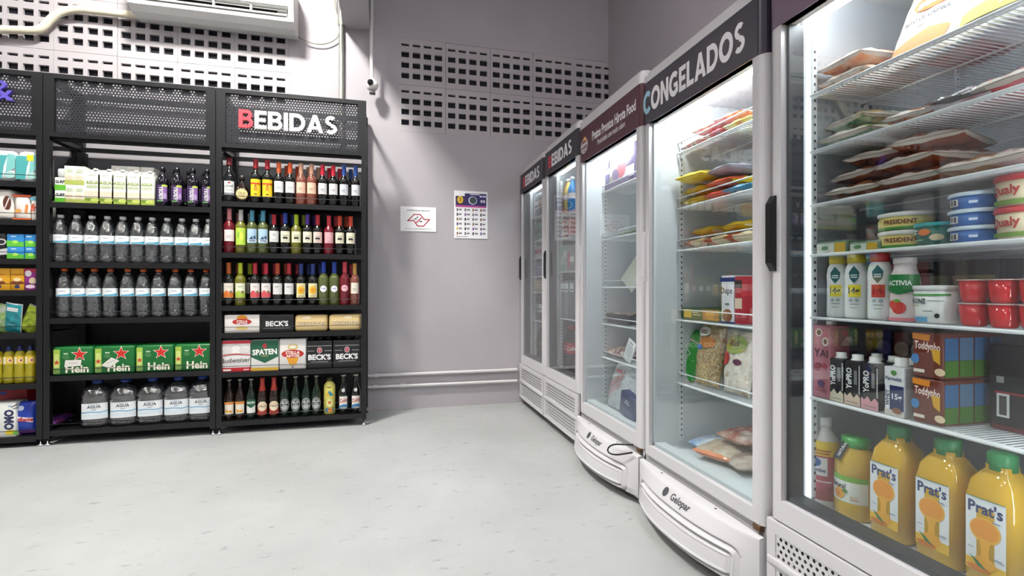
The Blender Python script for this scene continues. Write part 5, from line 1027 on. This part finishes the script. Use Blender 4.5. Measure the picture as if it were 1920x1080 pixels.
for i, px in enumerate((1318, 1362)): bag2(px, lv, .15, .28, .04, multi(['e6dcd6', 'c0606a', 'ead9b0'], 13, .3), 'frozen food bag lying in the upper layer, %s of two' % ('left', 'right')[i], .1, .052, .01, seed=45+i)
lv = 1.387
for i, px in enumerate((1303, 1345, 1383)): bag2(px, lv, .16, .3, .045, (YEL, multi(['d9c9a8', 'c84a3a', '2a7a8a', 'e6e0d2'], 10, .3, 'voronoi'), multi(['dfe6e6', '2a7a9a', 'c97a4a'], 10, .3, 'voronoi'))[i], 'printed frozen bag in the bottom layer of the yellow shelf, %s from left' % ORD[i], .05, 0, 0, seed=51+i)
for i, px in enumerate((1305, 1350)): bag2(px, lv, .16, .3, .045, (YEL, multi(['e8c21f', 'c8542a', '3a3a3a', 'd9b81a'], 10, .3, 'voronoi'))[i], 'printed frozen bag in the middle layer of the yellow shelf, %s of two' % ('left', 'right')[i], -.05, .047, 0, seed=55+i)
bag2(1296, lv, .17, .3, .05, YEL2, 'plain yellow frozen bag drooping over the shelf front', .15, .098, -.04, seed=57)
bag2(1352, lv, .17, .3, .045, mat('b3b0bd', .25, bump=.4, bscale=30), 'silvery frozen bag beside the plain yellow one', -.1, .1, .0, seed=58)
lv = 1.194
for i, px in enumerate((1308, 1345, 1383)): bag2(px, lv, .15, .28, .05, multi(['e8c43a', 'e9d9b5', 'c8502f', 'e3b81a', '3a8a5a'], 12, .3, 'voronoi'), 'yellow and red snack bag on the third shelf, %s from the left' % ORD[i], .08*(i-1), 0, 0, seed=61+i)
for i, px in enumerate((1315, 1372)): bag2(px, lv, .15, .26, .045, multi(['e8c43a', 'd9b52a', 'c8502f', 'efe0b0'], 11, .3, 'voronoi'), 'yellow and red snack bag in the upper layer, %s of two' % ('left', 'right')[i], -.1, .052, .02, seed=65+i)
lv = .877
def cc2(px0, px1, level, h, d, base, items, name, label, back=0, cat='box', r=.003):
    X = X2+back; ya, yb = fy(px0, X2), fy(px1, X2)
    return carton(name, label, cat, (X+d/2, min((ya+yb)/2, 2.056-(ya-yb)/2), level+.003), FRONT, ya-yb-.003, d, h, base, items, r, None)
cc2(1264, 1337, lv, .05, .2, '3a5a2a', [('r', -.12, .008, -.06, .045, 'd9b52a'), ('r', .02, .004, .13, .048, 'b5823a'), ('e', .07, .026, .03, .018, 'd9a04a'), ('r', -.05, .02, .008, .024, 'c9d0a0'), ('r', -.05, .03, -.01, .035, 'c9d0a0')], 'ready_meal_box', 'low green ready meal box at the shelf front')
cc2(1275, 1330, lv, .09, .16, 'c9bd92', [], 'ready_meal_box', 'cream ready meal box behind the low green one', .21)
cc2(1352, 1376, lv, .19, .1, 'e6e6ea', [('r', -.045, .165, .045, .182, '2a3a7a'), ('t', 'Dupe', -.004, .13, .024, .07, 0, .02, '33333a'), ('e', .0, .03, .03, .026, '8a5a3a'), ('r', -.012, .07, .012, .08, '77777a'), ('r', -.048, .0, .048, .006, '2a3a7a')], 'frozen_box', 'white frozen food box with navy top band')
cc2(1377, 1392, lv, .185, .1, 'b02a34', [('r', -.02, .14, .02, .17, '3a2a2a'), ('r', -.02, .06, .02, .1, 'e0c9b0')], 'frozen_box', 'red frozen food box right of the white one')
lv = .586
def bagup(px, level, w_, h, t_, film, items, label, seed, rim=None, lean=-.15, roll=0, X=X2+.04, name='frozen_bag', wr=.003):
    return pouch(name, label, 'bag', (X+.01, fy(px, X), level+.004), 0, w_, h, t_, film, items, rim, False, (lean, roll, FRONT), 'bags in the frozen food cooler', seed, wr)
bagup(1283, lv, .12, .24, .06, mat('2fa03a', .25), [('e', -.005, .13, .03, .014, 'bfe0bf'), ('e', -.005, .13, .024, .009, '2f8a3a'), ('r', -.05, .19, .05, .195, 'c9b0b5')], 'bright green frozen bag at the left of the lower shelf', 71, roll=.22)
bagup(1322, lv, .16, .28, .08, multi(['a58a62', 'cbb48c', '8a6f4a', 'd9caa8'], 60, .35), [('e', -.02, .235, .045, .022, 'e6e0d6'), ('r', -.045, .236, .0, .241, '8a3a3a'), ('r', -.04, .226, .01, .231, '5a4a3a'), ('e', .02, .19, .045, .025, 'c07a34'), ('e', -.03, .165, .025, .012, '2a6ab0')], 'clear bag of grain-like frozen food with white label', 72)
bagup(1377, lv, .15, .26, .08, multi(['c9c0b2', 'e6dfd4', 'a8957c'], 26, .35), [('e', .0, .2, .06, .04, '8a9a4a'), ('t', 'Rus', .0, .205, .026, .09, .1, .02, '4a2a22'), ('e', -.045, .14, .03, .03, 'b8382f'), ('e', .03, .13, .02, .012, '5a2f4a')], 'clear bag of white pieces with green and red label', 73)
lv = .289
bag2(1285, lv, .15, .26, .05, multi(['4a82c9', 'cfdbe9', 'dfe6ee'], 9, .25), 'blue and white bag on the floor of the frozen cooler', .2, 0, .02, seed=81)
bag2(1335, lv, .19, .3, .07, multi(['cfc0a8', 'b59f86', 'e0d6c6'], 9, .25), 'clear bag with orange edge on the frozen cooler floor', .35, 0, -.03, rim=mat('d9783f', .3), seed=82)
bag2(1380, lv, .17, .3, .06, multi(['b5a79a', '9a877a', 'd0c4b8'], 9, .25), 'clear brownish bag at the right of the frozen cooler floor', -.2, 0, .0, seed=83)
bag2(1352, lv, .17, .28, .06, multi(['bfb09c', '9a4a3a', 'd9cfc2'], 8, .25), 'clear bag with dark red print on top of the floor bags', .1, .075, .05, seed=84)

# ------------------------------------------------------------------ ready meal cooler
X3 = COOLER_X+.145
def cc3(px0, px1, level, h, d, base, items, name, label, back=0, r=.003, rz=0):
    ya, yb = fy(px0, X3), fy(px1, X3)
    return carton(name, label, 'box', (X3+back+d/2, min((ya+yb)/2, 2.846-(ya-yb)/2), level+.003), FRONT+rz, ya-yb-.003, d, h, base, items, r, None)
wv = fy(1141, X3)-fy(1172, X3)
cc3(1141, 1172, 1.606, .22, .1, 'e3e4ea', [('e', .06, .1, .055, .06, 'a8525a'), ('e', -.02, .06, .05, .05, '5a4a68'), ('e', -.07, .05, .03, .03, '77706a'), ('r', -.1, .18, -.04, .19, '8a8aa0'), ('r', .02, .19, .1, .2, '8a8aa0'), ('r', -.16, .0, .16, .035, '4a405a')], 'meal_box', 'white meal box with food picture on the top shelf')
cc3(1173, 1189, 1.606, .25, .1, '4a3f5c', [('r', -.05, .03, .05, .09, 'cfcad8'), ('e', .0, .16, .04, .03, 'e0dce6')], 'meal_box', 'purple meal box right of the white picture box')
cc3(1131, 1140.5, 1.606, .2, .1, '6a5f8a', [('r', -.03, .1, .03, .13, 'd9d5e6'), ('r', -.03, .02, .03, .05, '3a2f4a')], 'meal_box', 'narrow violet meal box left of the white picture box')
def bag3(px, level, w_, l_, t_, film, label, seed, rz=0, z=0, dx=0, rim=None):
    X = X3+l_/2+dx; return pouch('meal_bag', label, 'bag', (X, min(fy(px, X3+.02), 2.846-w_/2), level+.003+z), 0, w_, l_, t_, film, (), rim, True, (0, 0, FRONT+rz), 'bags in the ready meal cooler', seed)
bag3(1178, 1.316, .2, .25, .03, multi(['b9c0a8', '6a8a5a', 'd9dcd2'], 10), 'green and white flat packet on the second shelf', 91)
pouch('meal_bag', 'pale folded packet leaning on the third shelf', 'bag', (X3+.07, fy(1174, X3+.07), 1.034), 0, .16, .24, .03, mat('d9d9cc', .4, bump=.3), (), None, False, (-.35, .55, FRONT), None, 92)
t = thing('meal_tray', 'dark plastic meal tray with sealed food on the fourth shelf', 'tray', (X3+.1, 2.67, .812), FRONT)
MB().prism([(-.16, .055), (-.13, 0), (.13, 0), (.16, .055)], -.1, .1, mat('2a2a30', .3), 'y').build('tray', t); MB().grid(lambda u, v: ((u-.5)*.3, (v-.5)*.18, .056+.008*math.sin(u*14)*math.sin(v*9)), 16, 10, multi(['a86a4a', 'c9b8a8', '7a4a3a'], 14, .2)).build('food_film', t)
bag3(1150, .6, .2, .22, .06, multi(['b58a72', 'd9cdc4', '8a4a3a', 'e6e0dc'], 14, .2), 'clear bag of sliced meat on the fifth shelf', 93, .1)
carton('price_card', 'white card leaning on the bag of sliced meat', 'card', (X3+.01, fy(1172, X3), .607), 0, .085, .008, .13, 'e6e6e4', [('r', -.03, .03, .03, .1, 'c9ccd0'), ('r', -.02, .11, .02, .116, '6a6a70')], .002, rot=(-.1, .4, FRONT))
lv = .304
pouch('ice_bag', 'clear bag with red print on the floor of the maroon cooler', 'bag', (COOLER_X+.15, 2.66, lv+.003), 0, .3, .3, .11, multi(['cfd3d6', 'b9bfc4', 'e0e3e5'], 12, .2), [*[('l', [(-.1+.022*k, .1+.012*k), (-.09+.022*k, .155+.012*k)], .007, 'b0414c') for k in range(7)], *[('l', [(-.095+.022*k, .06+.012*k), (-.088+.022*k, .088+.012*k)], .006, 'c0606a') for k in range(7)], ('r', -.06, .215, .02, .23, 'c0606a')], None, False, (-.3, 0, FRONT), None, 94)
pouch('ice_bag', 'clear bag with dark red patch behind the navy box', 'bag', (X3+.16, fy(1175, X3+.1), lv+.003), 0, .24, .34, .1, multi(['c2c6c8', 'a8aeb2', 'd9dcde'], 12, .2), [('p', [(-.05, .22), (.04, .25), (.06, .3), (-.03, .31)], '9a2f3c')], None, False, (-.1, 0, FRONT), None, 95)
carton('navy_box', 'navy blue box tilted at the front of the maroon cooler floor', 'box', (COOLER_X+.085, 2.40, lv+.032), 0, .17, .05, .125, '26325e', [('r', -.035, .075, .02, .081, 'b9c2dc'), ('r', -.025, .088, .01, .094, 'b9c2dc'), ('r', -.06, .04, .06, .044, '5a6a9a'), ('r', -.06, .028, .06, .032, '5a6a9a')], .003, rot=(0, .2, FRONT))

# ------------------------------------------------------------------ the two drinks coolers in the corner
X4 = COOLER_X+.108
def can4(px, level, R, H, col, capc, label, lab=None, Xc=X4, name='drink_bottle', group=None):
    X = Xc+R+.004
    return bottle(name, label, 'bottle', (X, min(fy(px, X), (4.238 if Xc != X4 else 3.54)-R), level+.002), FRONT+.9, [(R*.9, 0), (R, .006), (R, .58*H), (R*.9, .68*H), (R*.5, .82*H), (R*.36, .88*H), (R*.35, .95*H)], mat(col, .2), ([(R*.42, .92*H), (R*.42, H), (.0005, H)], mat(capc, .4)), lab, group, n=16)
for i, (px, c, cc) in enumerate(((1052, 'a82a5a', '2a2a30'), (1059.5, 'd99a3a', 'd9d9d9'), (1067, 'e0c86a', 'd9d9d9'), (1074, '2f8ac9', 'd9d9d9'))):
    can4(px, 1.56, .038, .26, c, cc, ['magenta', 'orange', 'pale yellow', 'sky blue'][i]+' drink bottle on the top shelf of the second drinks cooler', (.038, .03, .1, .14, 'd9d4d6', []), group='coloured drink bottles')
k = 0
for j in range(2):
    for i, px in enumerate((1050.5, 1058, 1065.5, 1073)):
        X = X4+.045; c = ['b5605c', 'a8504c', 'c9a59a', 'b0434a'][(i+j) % 4]
        t = carton('yogurt_pack', 'reddish yogurt pack, %s layer, %s from left' % (('lower', 'upper')[j], ORD[i]), 'pack', (X, fy(px, X), 1.388+j*.068), FRONT, .07, .08, .066, c, [('r', -.03, .022, .03, .044, 'd9cfc9'), ('r', -.02, .008, .02, .014, '6a3a3a')], .004, 'reddish yogurt packs')
def gcc(px0, px1, level, h, base, items, label, name='drink_pack', Xc=X4, back=0, cat='pack', d=.1):
    ya, yb = fy(px0, Xc), fy(px1, Xc)
    return carton(name, label, cat, (Xc+back+d/2, min((ya+yb)/2, (4.24 if Xc != X4 else 3.542)-(ya-yb)/2), level+.003), FRONT, ya-yb-.004, d, h, base, items, .004, 'packs in the drinks coolers')
gcc(1048, 1056, 1.14, .19, '8fb5a0', [('r', -.04, .05, .04, .12, 'b9d0c4')], 'pale green pack on the third shelf, left')
gcc(1056.5, 1063, 1.14, .19, 'a3b5aa', [('r', -.03, .1, .03, .15, 'd9dedb')], 'grey-green pack on the third shelf, middle')
gcc(1063.5, 1077, 1.14, .16, '7f8480', [('r', -.05, .06, .06, .1, 'e0dfdc'), ('r', -.06, .03, -.02, .13, 'b5404a')], 'grey pack with white label and red stripe on the third shelf')
for i, (a, b) in enumerate(((1050, 1058), (1058.5, 1066), (1066.5, 1077))):
    gcc(a, b, .80, .27, ['6a7078', '7a8086', '5f656c'][i], [('r', -.035, .19, .035, .25, 'c9d2da'), ('r', -.03, .2, .03, .21, '3a4a6a')], 'grey drink carton with white top panel, %s of three' % ORD[i])
for i, px in enumerate((1052, 1063, 1074)):
    can4(px, .402, .048, .34, '1a0d0c', 'a8232a', 'dark cola bottle with red label, %s of three on the cooler floor' % ORD[i], (.048, .07, .14, .22, 'a8232e', [('t', 'Cola', 0, .18, .03, .07, .1, .02, 'e6dcd9')]), group='cola bottles')
X5 = COOLER_X+.118
S5 = [1.63, 1.43, 1.28, 1.12, .985, .74]
cols = [[('8a8f94', 'd9dcde'), ('5a6068', 'c9a59a')], [('4f8a6a', '3f7a5a'), ('5a9474', '3f7a5a')], [('c9cdd0', 'b5404a'), ('b5babd', 'b5404a')], [('6a6488', '8a86a5'), ('5a5474', '8a86a5')], [('a59a7c', 'c9b88a'), ('8a7f6a', 'b5a57c')], [('3a3d42', '8a8f94'), ('2f3236', 'c9ccd0')]]
for j in range(6):
    for i, (a, b) in enumerate(((1001, 1008.5), (1009, 1017))):
        hh = ([.2, .15, .1, .12, .1, .2][j])
        gcc(a, b, S5[j], hh, cols[j][i][0], [('r', -.06, hh*.35, .06, hh*.7, cols[j][i][1]), ('r', -.05, hh*.45, .03, hh*.52, '3a3a40')], '%s drink pack on the %s shelf of the corner cooler' % (('left', 'right')[i], ['top', 'second', 'third', 'fourth', 'fifth', 'sixth'][j]), Xc=X5)
for i, px in enumerate((1000.5, 1007, 1013.5)):
    can4(px, .402, .05, .3, ['5a5648', '8a8458', '3a3a30'][i], 'c9c49a', 'dim bottle on the corner cooler floor, %s of three' % ORD[i], (.05, .06, .08, .16, 'b5b09a', []), X5, group='bottles on the corner cooler floor')
